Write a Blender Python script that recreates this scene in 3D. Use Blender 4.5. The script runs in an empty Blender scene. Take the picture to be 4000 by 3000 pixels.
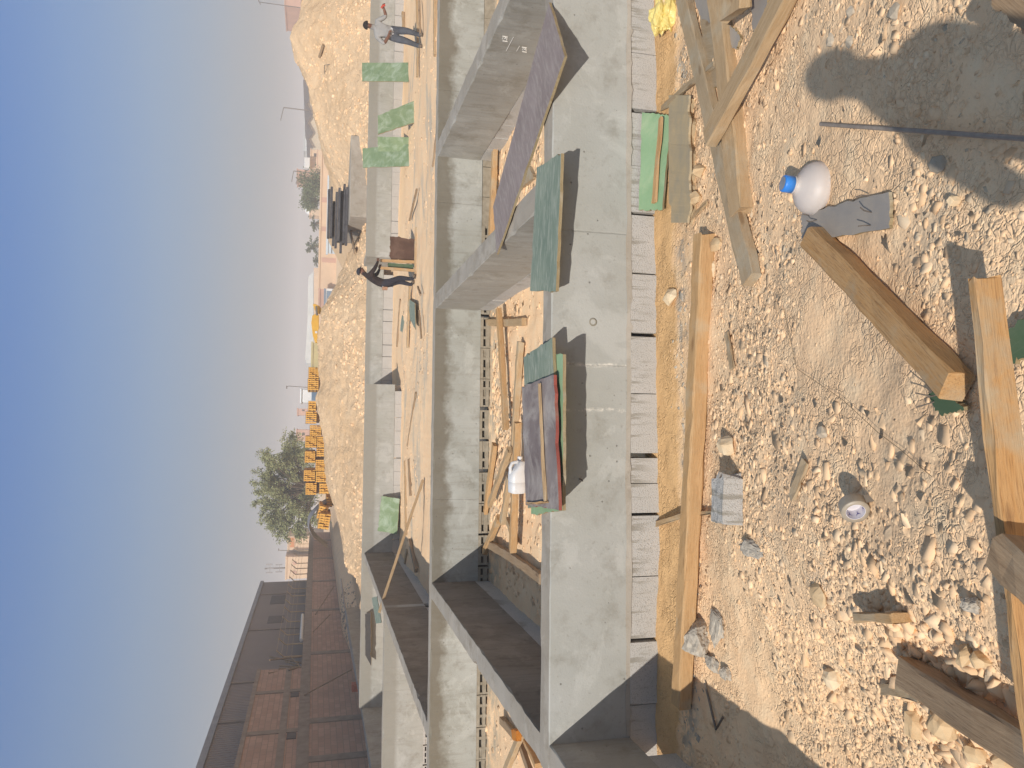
import bpy, bmesh, math, random
import numpy as np
from mathutils import Vector, Matrix, Quaternion

random.seed(7)
RNG = np.random.default_rng(11)
C = bpy.context.scene.collection
SC = bpy.context.scene

# ------------------------------------------------------------------ camera model (survey of the place)
F = 3000.0
CAMH = 2.2
def _n(a): return np.array(a, float) / np.linalg.norm(a)
YC = _n(((1345 - 1500) / F, (1235 - 2000) / F, 1.0))
_h = np.array((1, .0225, 0.0)); XC = _n(_h - (_h @ YC) * YC); ZC = np.cross(XC, YC)
def to_world(c): c = np.array(c, float); return np.array((c @ XC, c @ YC, c @ ZC))
def ray(x, y): return to_world(((1500 - y) / F, (x - 2000) / F, 1.0))
def PZ(x, y, z):
    r = ray(x, y); t = (z - CAMH) / r[2]; return Vector((r[0] * t, r[1] * t, z))
def PY(x, y, Y):
    r = ray(x, y); t = Y / r[1]; return Vector((r[0] * t, Y, CAMH + r[2] * t))
def PX(x, y, X):
    r = ray(x, y); t = X / r[0]; return Vector((X, r[1] * t, CAMH + r[2] * t))

def smooth(a, b, x):
    t = np.clip((np.asarray(x, float) - a) / (b - a), 0, 1); return t * t * (3 - 2 * t)

_perm = np.random.default_rng(5).permutation(4096)
def _hash(ix, iy, s):
    return (_perm[(_perm[(ix + 57 * s) & 4095] + iy) & 4095] / 4095.0)
def vnoise(x, y, s=0):
    x = np.asarray(x, float); y = np.asarray(y, float)
    ix = np.floor(x).astype(int); iy = np.floor(y).astype(int)
    fx = x - ix; fy = y - iy; fx = fx * fx * (3 - 2 * fx); fy = fy * fy * (3 - 2 * fy)
    a = _hash(ix, iy, s); b = _hash(ix + 1, iy, s); c = _hash(ix, iy + 1, s); d = _hash(ix + 1, iy + 1, s)
    return (a + (b - a) * fx) * (1 - fy) + (c + (d - c) * fx) * fy - .5
def fbm(x, y, s=0, oct=4):
    v = 0; a = 1.0; f = 1.0
    for k in range(oct):
        v = v + a * vnoise(np.asarray(x) * f + 13.7 * k, np.asarray(y) * f - 7.1 * k, s + k); a *= .5; f *= 2.03
    return v

# ground height without and with its small lumps
def ground_base(x, y):
    x = np.asarray(x, float); y = np.asarray(y, float)
    front = .52 * np.clip((4.35 - y) / 2.75, 0, 1)
    front = (np.where(y < 1.6, .52, front) + .07 * smooth(.8, .15, y)) * (.06 + .94 * smooth(-1.45, -.35, x))
    bay2 = -.3 * smooth(10.0, 12.5, y) + .3 * smooth(36, 44, y)
    left = .62 * smooth(-8.35, -9.8, x) * smooth(11, 16, y)
    return front + bay2 + left * (1 - 0.0 * x)
def ground_z(x, y):
    b = ground_base(x, y)
    y = np.asarray(y, float)
    near = 1 - smooth(20, 60, np.abs(y))
    n = .035 * fbm(np.asarray(x) * 1.3, y * 1.3, 3, 3) + .016 * fbm(np.asarray(x) * 6, y * 6, 9, 3) + .006 * fbm(np.asarray(x) * 17, y * 17, 19, 2)
    n2 = .10 * fbm(np.asarray(x) * .35, y * .35, 21, 3) * smooth(10.5, 13, y)
    return b + (n + n2) * near
def GZ(x, y, dz=0.0):
    """the point of the rubble ground seen at a place of the survey picture"""
    p = PZ(x, y, 0.2)
    for _ in range(12):
        p = PZ(x, y, float(ground_z(p.x, p.y)) + dz)
    return p

# ------------------------------------------------------------------ helpers
def tag(o, label, cat, group=None, kind=None):
    if label: o['label'] = label
    if cat: o['category'] = cat
    if group: o['group'] = group
    o['kind'] = kind or 'thing'
    return o
def empty(name, loc=(0, 0, 0), rot=None):
    o = bpy.data.objects.new(name, None); C.objects.link(o); o.location = loc
    if rot is not None: o.rotation_euler = rot
    o.empty_display_size = .1
    return o
def link(name, me, mats=None, parent=None):
    o = bpy.data.objects.new(name, me); C.objects.link(o)
    if mats is not None:
        for m in (mats if isinstance(mats, (list, tuple)) else [mats]): me.materials.append(m)
    if parent is not None: o.parent = parent
    return o

class MB:
    """collects shapes, then links them as one mesh object"""
    def __init__(s): s.v = []; s.f = []; s.m = []; s.sm = []
    def add(s, vs, fs, mi=0, smooth=False):
        b = len(s.v); s.v += [tuple(p) for p in vs]
        for f in fs: s.f.append(tuple(b + i for i in f)); s.m.append(mi); s.sm.append(smooth)
    def box(s, lo, hi, mi=0, M=None):
        x0, y0, z0 = lo; x1, y1, z1 = hi
        vs = [Vector(p) for p in ((x0,y0,z0),(x1,y0,z0),(x1,y1,z0),(x0,y1,z0),(x0,y0,z1),(x1,y0,z1),(x1,y1,z1),(x0,y1,z1))]
        if M is not None: vs = [M @ p for p in vs]
        s.add(vs, [(0,3,2,1),(4,5,6,7),(0,1,5,4),(1,2,6,5),(2,3,7,6),(3,0,4,7)], mi)
    def quad(s, a, b, c, d, mi=0): s.add([a, b, c, d], [(0, 1, 2, 3)], mi)
    def tube(s, pts, r, n=8, mi=0, cap=True):
        pts = [Vector(p) for p in pts]; rs = r if isinstance(r, (list, tuple)) else [r] * len(pts)
        rings = []; up = None
        for i, p in enumerate(pts):
            d = (pts[min(i + 1, len(pts) - 1)] - pts[max(i - 1, 0)]).normalized()
            if up is None or abs(up.dot(d)) > .99:
                up = Vector((0, 0, 1)) if abs(d.z) < .9 else Vector((1, 0, 0))
            a = d.cross(up).normalized(); b = a.cross(d).normalized(); up = b
            rings.append([p + (a * math.cos(2 * math.pi * k / n) + b * math.sin(2 * math.pi * k / n)) * rs[i] for k in range(n)])
        vs = [q for R in rings for q in R]; fs = []
        for i in range(len(pts) - 1):
            for k in range(n):
                fs.append((i*n+k, i*n+(k+1)%n, (i+1)*n+(k+1)%n, (i+1)*n+k))
        s.add(vs, fs, mi, True)
        if cap:
            s.add(rings[0], [tuple(range(n))], mi); s.add(rings[-1], [tuple(range(n - 1, -1, -1))], mi)
    def lathe(s, prof, n=24, mi=0, M=None):
        vs = []
        for r, z in prof:
            for k in range(n):
                p = Vector((r * math.cos(2*math.pi*k/n), r * math.sin(2*math.pi*k/n), z)); vs.append(M @ p if M is not None else p)
        fs = [(i*n+k, i*n+(k+1)%n, (i+1)*n+(k+1)%n, (i+1)*n+k) for i in range(len(prof)-1) for k in range(n)]
        s.add(vs, fs, mi, True)
    def mesh(s, name):
        me = bpy.data.meshes.new(name); me.from_pydata(s.v, [], s.f)
        me.polygons.foreach_set('material_index', s.m); me.polygons.foreach_set('use_smooth', s.sm)
        bm = bmesh.new(); bm.from_mesh(me); bmesh.ops.recalc_face_normals(bm, faces=bm.faces); bm.to_mesh(me); bm.free()
        return me
    def build(s, name, mats, parent=None, bevel=0):
        me = s.mesh(name); o = link(name, me, mats, parent)
        if bevel:
            m = o.modifiers.new('bevel', 'BEVEL'); m.width = bevel; m.segments = 1; m.limit_method = 'ANGLE'
        return o

def np_mesh(name, verts, faces, attr=None, smooth=False):
    """verts (n,3), faces (m,k) all of one size"""
    me = bpy.data.meshes.new(name)
    verts = np.ascontiguousarray(verts, dtype=np.float32); faces = np.ascontiguousarray(faces, dtype=np.int32)
    me.vertices.add(len(verts)); me.vertices.foreach_set('co', verts.ravel())
    k = faces.shape[1]
    me.loops.add(faces.size); me.loops.foreach_set('vertex_index', faces.ravel())
    me.polygons.add(len(faces)); me.polygons.foreach_set('loop_start', np.arange(0, faces.size, k, dtype=np.int32))
    if smooth: me.polygons.foreach_set('use_smooth', np.ones(len(faces), dtype=bool))
    for nm, a in (attr or {}).items():
        at = me.attributes.new(nm, 'FLOAT', 'POINT'); at.data.foreach_set('value', np.asarray(a, dtype=np.float32))
    me.update(calc_edges=True); me.validate()
    return me

# ------------------------------------------------------------------ materials
def lin(r, g, b):
    f = lambda c: (c / 255 / 12.92) if c <= 10 else ((c / 255 + .055) / 1.055) ** 2.4
    return (f(r), f(g), f(b), 1)
class NT:
    def __init__(s, name, rough=.85, spec=.25):
        s.m = bpy.data.materials.new(name); s.m.use_nodes = True; s.t = s.m.node_tree
        s.b = s.t.nodes['Principled BSDF']; s.b.inputs['Roughness'].default_value = rough
        s.b.inputs['Specular IOR Level'].default_value = spec
    def n(s, typ, **kw):
        nd = s.t.nodes.new(typ)
        for k, v in kw.items(): setattr(nd, k, v)
        return nd
    def l(s, a, b): s.t.links.new(a, b)
    def coord(s, kind='Object', scale=None, off_random=False):
        if kind == 'World': o = s.n('ShaderNodeNewGeometry').outputs['Position']
        else: o = s.n('ShaderNodeTexCoord').outputs[kind]
        if off_random:
            r = s.n('ShaderNodeObjectInfo').outputs['Random']; m = s.n('ShaderNodeMath', operation='MULTIPLY'); m.inputs[1].default_value = 37.0
            s.l(r, m.inputs[0]); a = s.n('ShaderNodeVectorMath', operation='ADD'); s.l(o, a.inputs[0])
            cb = s.n('ShaderNodeCombineXYZ'); s.l(m.outputs[0], cb.inputs[0]); s.l(m.outputs[0], cb.inputs[1]); s.l(cb.outputs[0], a.inputs[1]); o = a.outputs[0]
        if scale is not None:
            mp = s.n('ShaderNodeVectorMath', operation='MULTIPLY'); s.l(o, mp.inputs[0]); mp.inputs[1].default_value = scale; o = mp.outputs[0]
        return o
    def noise(s, vec, scale, detail=5, rough=.55, dist=0.0):
        nd = s.n('ShaderNodeTexNoise'); nd.inputs['Scale'].default_value = scale; nd.inputs['Detail'].default_value = detail
        nd.inputs['Roughness'].default_value = rough; nd.inputs['Distortion'].default_value = dist
        if vec is not None: s.l(vec, nd.inputs['Vector'])
        return nd.outputs['Fac']
    def voro(s, vec, scale, feature='F1', out='Distance'):
        nd = s.n('ShaderNodeTexVoronoi', feature=feature); nd.inputs['Scale'].default_value = scale
        if vec is not None: s.l(vec, nd.inputs['Vector'])
        return nd.outputs[out]
    def ramp(s, fac, stops, interp='LINEAR'):
        r = s.n('ShaderNodeValToRGB'); r.color_ramp.interpolation = interp
        e = r.color_ramp.elements
        while len(e) < len(stops): e.new(.5)
        for i, (p, c) in enumerate(stops):
            e[i].position = p; e[i].color = c if isinstance(c, (tuple, list)) else (c, c, c, 1)
        s.l(fac, r.inputs[0]); return r.outputs[0]
    def mix(s, fac, a, b, mode='MIX'):
        m = s.n('ShaderNodeMix', data_type='RGBA', blend_type=mode)
        for i, v in ((0, fac), (6, a), (7, b)):
            if isinstance(v, (int, float)): m.inputs[i].default_value = v
            elif isinstance(v, (tuple, list)): m.inputs[i].default_value = v
            else: s.l(v, m.inputs[i])
        return m.outputs[2]
    def math(s, op, a, b=None, c=None, clamp=False):
        m = s.n('ShaderNodeMath', operation=op, use_clamp=clamp)
        for i, v in enumerate((a, b, c)):
            if v is None: continue
            if isinstance(v, (int, float)): m.inputs[i].default_value = v
            else: s.l(v, m.inputs[i])
        return m.outputs[0]
    def sep(s, vec):
        x = s.n('ShaderNodeSeparateXYZ'); s.l(vec, x.inputs[0]); return x.outputs
    def attr(s, name):
        a = s.n('ShaderNodeAttribute'); a.attribute_name = name; return a.outputs['Fac']
    def bump(s, h, strength=.4, dist=.01, prev=None):
        b = s.n('ShaderNodeBump'); b.inputs['Strength'].default_value = strength; b.inputs['Distance'].default_value = dist
        s.l(h, b.inputs['Height'])
        if prev is not None: s.l(prev, b.inputs['Normal'])
        s.l(b.outputs[0], s.b.inputs['Normal']); return b.outputs[0]
    def color(s, c):
        if isinstance(c, (tuple, list)): s.b.inputs['Base Color'].default_value = c
        else: s.l(c, s.b.inputs['Base Color'])
        return s.m

def plain(name, c1, c2=None, scale=20, rough=.7, spec=.3, bump=0, kind='Object', metal=0):
    t = NT(name, rough, spec); v = t.coord(kind, off_random=(kind == 'Object'))
    nz = t.noise(v, scale, 5)
    t.color(t.mix(t.ramp(nz, [(.3, 0.0), (.7, 1.0)]), c1, c2 or tuple([x * .7 for x in c1[:3]] + [1])))
    if bump: t.bump(nz, .5, bump)
    t.b.inputs['Metallic'].default_value = metal
    return t.m

SAND = lin(242, 205, 163); SAND2 = lin(233, 195, 154); ORANGE = lin(208, 168, 120)
def mat_ground():
    t = NT('sandy_ground', .95, .1); v = t.coord('World'); x, y, z = t.sep(v)
    a = t.noise(v, 1.1, 6); b = t.noise(v, 9, 6); d = t.noise(v, 60, 4)
    col = t.mix(t.ramp(a, [(.35, 0.), (.65, 1.)]), SAND2, SAND)
    col = t.mix(t.ramp(b, [(.45, 0.), (.7, .55)]), col, lin(236, 212, 176))
    grey = t.noise(v, 2.3, 5, .6, .4)
    col = t.mix(t.ramp(grey, [(.62, 0.), (.74, .35)]), col, lin(196, 184, 164))
    # orange damp sand along the footing
    yy = t.math('ADD', y, t.math('MULTIPLY', t.math('SUBTRACT', t.noise(v, 5, 4), .5), .28))
    m1 = t.math('MULTIPLY', t.ramp(yy, [(0, 0.), (1, 1.)]) if False else t.math('SMOOTH_MIN', t.math('MULTIPLY', t.math('SUBTRACT', yy, 4.37), 14, clamp=True), 1.0, .01), t.math('LESS_THAN', y, 4.9))
    m1 = t.math('MULTIPLY', m1, t.math('GREATER_THAN', x, -2.2), clamp=True)
    col = t.mix(m1, col, t.mix(b, ORANGE, lin(212, 174, 126)))
    # grey cement crumbs just in front of it
    g0 = t.math('MULTIPLY', t.math('SUBTRACT', yy, 4.15), 9, clamp=True)
    g1 = t.math('MULTIPLY', t.math('SUBTRACT', 4.40, yy), 14, clamp=True)
    gm = t.math('MULTIPLY', t.math('MULTIPLY', g0, g1), t.ramp(t.noise(v, 6, 5, .7), [(.47, 0.), (.57, .8)]))
    col = t.mix(gm, col, lin(158, 150, 138))
    # bay floors by the walls: cement spill
    s0 = t.math('MULTIPLY', t.math('SUBTRACT', yy, 9.0), 2.2, clamp=True); s1 = t.math('MULTIPLY', t.math('LESS_THAN', y, 10.2), s0)
    col = t.mix(t.math('MULTIPLY', s1, t.ramp(t.noise(v, 4, 5, .65), [(.4, 0.), (.6, .85)])), col, lin(168, 160, 142))
    g2 = t.math('MULTIPLY', t.math('MULTIPLY', t.math('GREATER_THAN', y, 14.0), t.math('LESS_THAN', y, 23.2)), t.ramp(t.noise(t.coord('World', (.35, 1.1, 1.0)), 1.0, 6, .62), [(.54, 0.), (.64, .75)]))
    col = t.mix(g2, col, lin(186, 176, 158))
    h = t.math('ADD', t.math('MULTIPLY', b, .6), t.math('MULTIPLY', d, .5))
    n1 = t.bump(h, .5, .02)
    vv = t.voro(v, 55); n2 = t.bump(t.ramp(vv, [(0., 1.), (.5, 0.)]), .3, .005, n1)
    # crusted, cracked crumbs: plates at two sizes, in patches
    wob = t.n('ShaderNodeTexNoise'); wob.inputs['Scale'].default_value = 14; wob.inputs['Detail'].default_value = 3; t.l(v, wob.inputs['Vector'])
    wv = t.n('ShaderNodeVectorMath', operation='MULTIPLY_ADD'); t.l(wob.outputs['Color'], wv.inputs[0]); wv.inputs[1].default_value = (.06, .06, .0); t.l(v, wv.inputs[2])
    pl = t.math('ADD', t.ramp(t.voro(wv.outputs[0], 24, 'DISTANCE_TO_EDGE'), [(0., 0.), (.10, 1.)]), t.math('MULTIPLY', t.ramp(t.voro(wv.outputs[0], 52, 'DISTANCE_TO_EDGE'), [(0., 0.), (.14, 1.)]), .5))
    cellh = t.n('ShaderNodeTexVoronoi'); cellh.inputs['Scale'].default_value = 24; t.l(wv.outputs[0], cellh.inputs['Vector'])
    pl = t.math('MULTIPLY', pl, t.math('ADD', t.sep(cellh.outputs['Color'])[0], .35))
    pm = t.ramp(t.noise(v, 2.6, 4, .6), [(.42, 0.), (.56, 1.)])
    near = t.math('LESS_THAN', y, 4.9)
    t.bump(t.math('MULTIPLY', pl, t.math('MULTIPLY', pm, near)), .6, .011, n2)
    return t.color(col)
M_GROUND = mat_ground()

def mat_rock(name, base, hi, lo):
    t = NT(name, .92, .12); v = t.coord('World'); s = t.attr('shade')
    col = t.ramp(s, [(0., lo), (.15, lo), (.3, base), (.8, base), (.9, hi), (.955, hi), (.965, lin(206, 186, 158)), (1., lin(194, 176, 150))])
    n = t.noise(v, 30, 5)
    col = t.mix(t.ramp(n, [(.35, .35), (.65, 0.)]), col, SAND2)
    t.bump(t.noise(v, 110, 4), .25, .003)
    return t.color(col)
M_ROCK = mat_rock('limestone_gravel', lin(236, 200, 159), lin(242, 212, 174), lin(220, 184, 144))

def mat_concrete(name, c1, c2, dark, top=None, lines=(), zl=(), streak=True, white=()):
    """cast concrete: cloudy cement grey, form-board streaks, panel joints, pits; top = (z0, z1) darker damp band at the head of the wall"""
    t = NT(name, .88, .2); v = t.coord('World'); x, y, z = t.sep(v)
    a = t.noise(v, 1.6, 6, .6); st = t.noise(t.coord('World', (17.0, 17.0, 1.6)), 1.0, 5, .6, .3)
    col = t.mix(t.ramp(a, [(.3, 0.), (.7, 1.)]), c1, c2)
    if streak: col = t.mix(t.ramp(st, [(.5, 0.), (.75, .4)]), col, dark)
    blot = t.noise(v, 4.5, 7, .68)
    col = t.mix(t.ramp(blot, [(.52, 0.), (.70, .55)]), col, dark)
    bl2 = t.noise(v, 2.2, 7, .7, .6); col = t.mix(t.ramp(bl2, [(.54, 0.), (.60, .4), (.8, .5)]), col, tuple(min(1, c * 1.22) for c in c2[:3]) + (1,))
    sp = t.noise(v, 38, 4, .7); col = t.mix(t.ramp(sp, [(.60, 0.), (.72, .5)]), col, dark)
    if top:
        zz = t.math('ADD', z, t.math('MULTIPLY', t.math('SUBTRACT', t.noise(v, 3.0, 5, .7), .5), top[2]))
        k = t.math('MULTIPLY', t.math('SUBTRACT', zz, top[0]), 1 / (top[1] - top[0]), clamp=True)
        col = t.mix(t.math('MULTIPLY', k, .8), col, top[3])
    hgt = t.noise(v, 70, 4)
    jit = t.math('MULTIPLY', t.math('SUBTRACT', t.noise(v, 14, 4), .5), .02)
    gro = None
    for ax, ls in ((x, lines), (z, zl)):
        for p in ls:
            d = t.math('ABSOLUTE', t.math('SUBTRACT', t.math('ADD', ax, jit), p))
            k = t.math('SUBTRACT', 1.0, t.math('DIVIDE', d, .009), clamp=True)
            gro = k if gro is None else t.math('MAXIMUM', gro, k)
    if gro is not None: col = t.mix(t.math('MULTIPLY', gro, t.math('MULTIPLY', t.ramp(t.noise(v, 8, 3), [(.35, .0), (.7, 1.)]), .42)), col, dark)
    for wx in white:
        d = t.math('ABSOLUTE', t.math('SUBTRACT', t.math('ADD', x, t.math('MULTIPLY', jit, 2.2)), wx)); k = t.math('SUBTRACT', 1.0, t.math('DIVIDE', d, .016), clamp=True)
        col = t.mix(t.math('MULTIPLY', k, t.ramp(t.noise(v, 30, 4, .7), [(.42, 0.), (.6, .9)])), col, lin(214, 208, 196))
    pit = t.voro(v, 9.0); pk = t.ramp(pit, [(.0, 1.), (.045, 1.), (.07, 0.)])
    col = t.mix(t.math('MULTIPLY', pk, .55), col, tuple(c * .45 for c in dark[:3]) + (1,))
    hh = t.math('SUBTRACT', t.math('MULTIPLY', hgt, .35), pk)
    if gro is not None: hh = t.math('SUBTRACT', hh, gro)
    t.bump(hh, .6, .006)
    return t.color(col)
def cl(r, g, b, k=.75): c = lin(r, g, b); return (c[0] * k, c[1] * k, c[2] * k, 1)
CG1 = cl(182, 181, 172); CG2 = cl(194, 193, 186); CDK = cl(150, 145, 132)
M_CONC_FRONT = mat_concrete('cast_concrete_front', CG1, CG2, CDK, lines=(.40, 1.28, 3.4), streak=False, white=(.105, .40))
M_CONC = mat_concrete('cast_concrete', cl(172, 171, 160), cl(194, 194, 186), cl(136, 129, 114), top=(.49, .60, .42, cl(122, 112, 94)), lines=(-.95, 2.9, 4.4))
M_CONC_CROSS = mat_concrete('cast_concrete_cross', cl(170, 164, 152), cl(182, 178, 168), cl(140, 131, 112))
M_CONC_FAR = mat_concrete('cast_concrete_far', cl(178, 176, 165), cl(194, 192, 185), cl(150, 144, 131), top=(.42, .5, .06, cl(160, 155, 143)), lines=(1.3, 3.2, 6.6, 9.2, -2.6, -5.5))
M_CONC_STAIN_SHADE = mat_concrete('stained_shaded_concrete', cl(138, 126, 112), cl(156, 147, 134), cl(104, 92, 78))  # formwork stain, coloured darker still to deepen the shade on the flanks
M_CONC_TOP = mat_concrete('trowelled_concrete', cl(174, 163, 147), cl(188, 179, 166), cl(146, 133, 115), streak=False)
def mat_block():
    t = NT('cement_block', .95, .1); v = t.coord('World'); x, y, z = t.sep(v)
    col = t.mix(t.noise(v, 3.5, 4), cl(186, 182, 174, .85), cl(204, 200, 194, .85))
    sp = t.noise(v, 140, 3, .6); col = t.mix(t.ramp(sp, [(.55, 0.), (.68, .75)]), col, lin(120, 112, 102))
    # cement runs from the pour above
    ru = t.noise(t.coord('World', (34.0, 3.0, 3.5)), 1.0, 4, .6)
    zz = t.math('MULTIPLY', t.math('SUBTRACT', z, .02), 6.5, clamp=True)
    col = t.mix(t.math('MULTIPLY', t.ramp(ru, [(.53, 0.), (.6, .8)]), zz), col, lin(140, 134, 122))
    t.bump(sp, .8, .006)
    return t.color(col)
M_BLOCK = mat_block()
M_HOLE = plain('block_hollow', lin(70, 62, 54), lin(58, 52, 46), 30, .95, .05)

def mat_wood(name, c1, c2, c3, grain=1.0, stain=.4, sc=lin(170, 160, 140)):
    t = NT(name, .75, .25); v = t.coord('Object', (1.6, 26.0, 26.0), True); w = t.coord('Object', None, True)
    g = t.noise(v, 2.0, 6, .6, 1.2); g2 = t.noise(v, 9.0, 4, .6)
    col = t.mix(t.ramp(g, [(.32, 0.), (.68, 1.)]), c1, c2)
    col = t.mix(t.ramp(g2, [(.5, 0.), (.8, .6 * grain)]), col, c3)
    kn = t.voro(t.coord('Object', (3.0, 9.0, 9.0), True), 1.0); col = t.mix(t.ramp(kn, [(0., .8), (.10, .7), (.16, 0.)]), col, c3)
    s = t.noise(w, 3.2, 6, .65); col = t.mix(t.ramp(s, [(.52, 0.), (.66, stain)]), col, sc)
    t.bump(t.math('ADD', g2, t.math('MULTIPLY', g, .5)), .5, .004)
    return t.color(col)
M_WOOD_NEW = mat_wood('sawn_timber', lin(176, 139, 95), lin(188, 154, 112), lin(136, 101, 66), 1.4, .8, lin(176, 158, 130))
M_WOOD_NEAR = mat_wood('stained_timber', lin(178, 135, 86), lin(186, 150, 106), lin(124, 90, 60), 1.6, .95, lin(170, 154, 128))
M_WOOD_TAN = mat_wood('dusty_timber', lin(182, 156, 122), lin(168, 140, 104), lin(134, 106, 74), .9, .8, lin(176, 160, 134))
M_WOOD_OLD = mat_wood('weathered_timber', lin(140, 116, 90), lin(164, 140, 112), lin(96, 74, 54), 1.2, .5, lin(150, 136, 116))
M_WOOD_GREY = mat_wood('cement_coated_timber', lin(174, 154, 126), lin(160, 138, 108), lin(132, 108, 80), .8, .8, lin(170, 160, 140))
M_PLYEDGE = mat_wood('plywood_edge', lin(160, 144, 112), lin(142, 122, 88), lin(112, 92, 66), 1, .7)

def mat_ply(name, c1, c2, worn, amt=.5, streaks=True):
    t = NT(name, .8, .15); w = t.coord('Object', None, True)
    v = t.coord('Object', (2.2, 11.0, 5.0), True) if streaks else w
    col = t.mix(t.ramp(t.noise(w, 2.5, 5), [(.35, 0.), (.65, 1.)]), c1, c2)
    k = t.noise(v, 3.0, 6, .7, .6); col = t.mix(t.ramp(k, [(.46, 0.), (.66, amt)]), col, worn)
    k2 = t.noise(t.coord('Object', (1.0, 30.0, 10.0), True), 4.0, 4, .7); col = t.mix(t.ramp(k2, [(.62, 0.), (.7, amt * .8)]), col, worn)
    t.bump(k, .25, .003)
    return t.color(col)
M_PLY_GREEN = mat_ply('green_film_plywood', lin(130, 146, 112), lin(112, 132, 98), lin(168, 180, 158), .75, False)
M_PLY_TEAL = mat_ply('teal_film_plywood', lin(132, 142, 126), lin(112, 126, 112), lin(160, 164, 150), .85)
M_PLY_PURPLE = mat_ply('purple_film_plywood', lin(146, 133, 129), lin(132, 119, 115), lin(168, 159, 150), .6)
M_PLY_GREY = mat_ply('grey_film_plywood', lin(160, 152, 144), lin(144, 138, 132), lin(176, 164, 148), .6, False)
M_PLY_MINT = mat_ply('mint_film_plywood', lin(142, 170, 134), lin(126, 156, 118), lin(168, 182, 148), .6, False)
M_PLY_DGREEN = mat_ply('dark_green_film_plywood', lin(84, 104, 78), lin(74, 94, 70), lin(108, 118, 96), .5, False)
M_PLY_BROWN = mat_ply('brown_film_plywood', lin(96, 72, 60), lin(80, 60, 50), lin(130, 106, 92), .35, False)
M_PLY_RED = mat_ply('red_edge_paint', lin(158, 84, 72), lin(138, 76, 68), lin(140, 112, 98), .8, False)
M_STEEL = plain('dull_steel', lin(120, 110, 100), lin(92, 84, 78), 40, .6, .4)

# ------------------------------------------------------------------ ground sheet
def axis(segs):
    out = [segs[0][0]]
    for a, b, st in segs:
        n = max(1, int(round((b - a) / st))); out += list(np.linspace(a, b, n + 1)[1:])
    return np.array(out)
gx = axis([(-420, -60, 40), (-60, -14, 2.5), (-14, -4, .3), (-4, -2.1, .06), (-2.1, 3.4, .025), (3.4, 6, .07), (6, 16, .3), (16, 60, 2.5), (60, 420, 40)])
gy = axis([(-60, -4, 8), (-4, .4, .2), (.4, 4.85, .025), (4.85, 10, .07), (10, 28, .2), (28, 60, 1.0), (60, 150, 10), (150, 900, 50)])
GX, GY = np.meshgrid(gx, gy)
GZZ = ground_z(GX, GY)
nx, ny = len(gx), len(gy)
idx = np.arange(nx * ny).reshape(ny, nx)
gf = np.stack([idx[:-1, :-1], idx[:-1, 1:], idx[1:, 1:], idx[1:, :-1]], -1).reshape(-1, 4)
ground = link('ground', np_mesh('ground', np.stack([GX, GY, GZZ], -1).reshape(-1, 3), gf, smooth=True), M_GROUND)
ground['kind'] = 'structure'

# ------------------------------------------------------------------ loose stone
def rock_shapes(n, pts, seed, flat=.6):
    rr = random.Random(seed); out = []
    for _ in range(n):
        bm = bmesh.new()
        for k in range(pts):
            v = Vector((rr.gauss(0, 1), rr.gauss(0, 1), rr.gauss(0, 1))).normalized() * rr.uniform(.72, 1.05)
            bm.verts.new((v.x * rr.uniform(.85, 1.1), v.y * .8, v.z * flat))
        r = bmesh.ops.convex_hull(bm, input=bm.verts)
        bmesh.ops.delete(bm, geom=[e for e in r['geom_interior'] if isinstance(e, bmesh.types.BMVert)], context='VERTS')
        bmesh.ops.triangulate(bm, faces=bm.faces)
        bm.verts.index_update()
        out.append((np.array([v.co[:] for v in bm.verts]), np.array([[v.index for v in f.verts] for f in bm.faces])))
        bm.free()
    return out
def chip_shapes(n, seed, h0=.16, h1=.46):
    rr = random.Random(seed); out = []
    for _ in range(n):
        k = rr.choice([4, 4, 5, 5, 6]); a0 = rr.random() * 6.28; V = []
        an = sorted([a0 + 6.2832 * (i + rr.uniform(-.3, .3)) / k for i in range(k)]); R = [rr.uniform(.7, 1.15) for _ in an]; h = rr.uniform(h0, h1); tx, ty = rr.uniform(-.18, .18), rr.uniform(-.18, .18); sh = rr.uniform(.86, .99)
        for a, r in zip(an, R): V.append((r * math.cos(a), r * math.sin(a), -.5))
        for a, r in zip(an, R): V.append((r * .98 * math.cos(a), r * .98 * math.sin(a), h * .45 + rr.uniform(-.08, .08)))
        ox, oy = rr.uniform(-.12, .12), rr.uniform(-.12, .12)
        for a, r in zip(an, R):
            x_, y_ = r * sh * math.cos(a) + ox, r * sh * math.sin(a) + oy; V.append((x_, y_, h + tx * x_ + ty * y_))
        F_ = []
        for l in (0, k):
            for i in range(k): j = (i + 1) % k; F_ += [(l + i, l + j, l + k + j), (l + i, l + k + j, l + k + i)]
        for i in range(1, k - 1): F_.append((2 * k, 2 * k + i, 2 * k + i + 1))
        out.append((np.array(V), np.array(F_)))
    return out
SHAPES = chip_shapes(24, 3) + rock_shapes(4, 8, 3, .45)
SHAPES_BIG = rock_shapes(12, 15, 8, .62)
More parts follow.
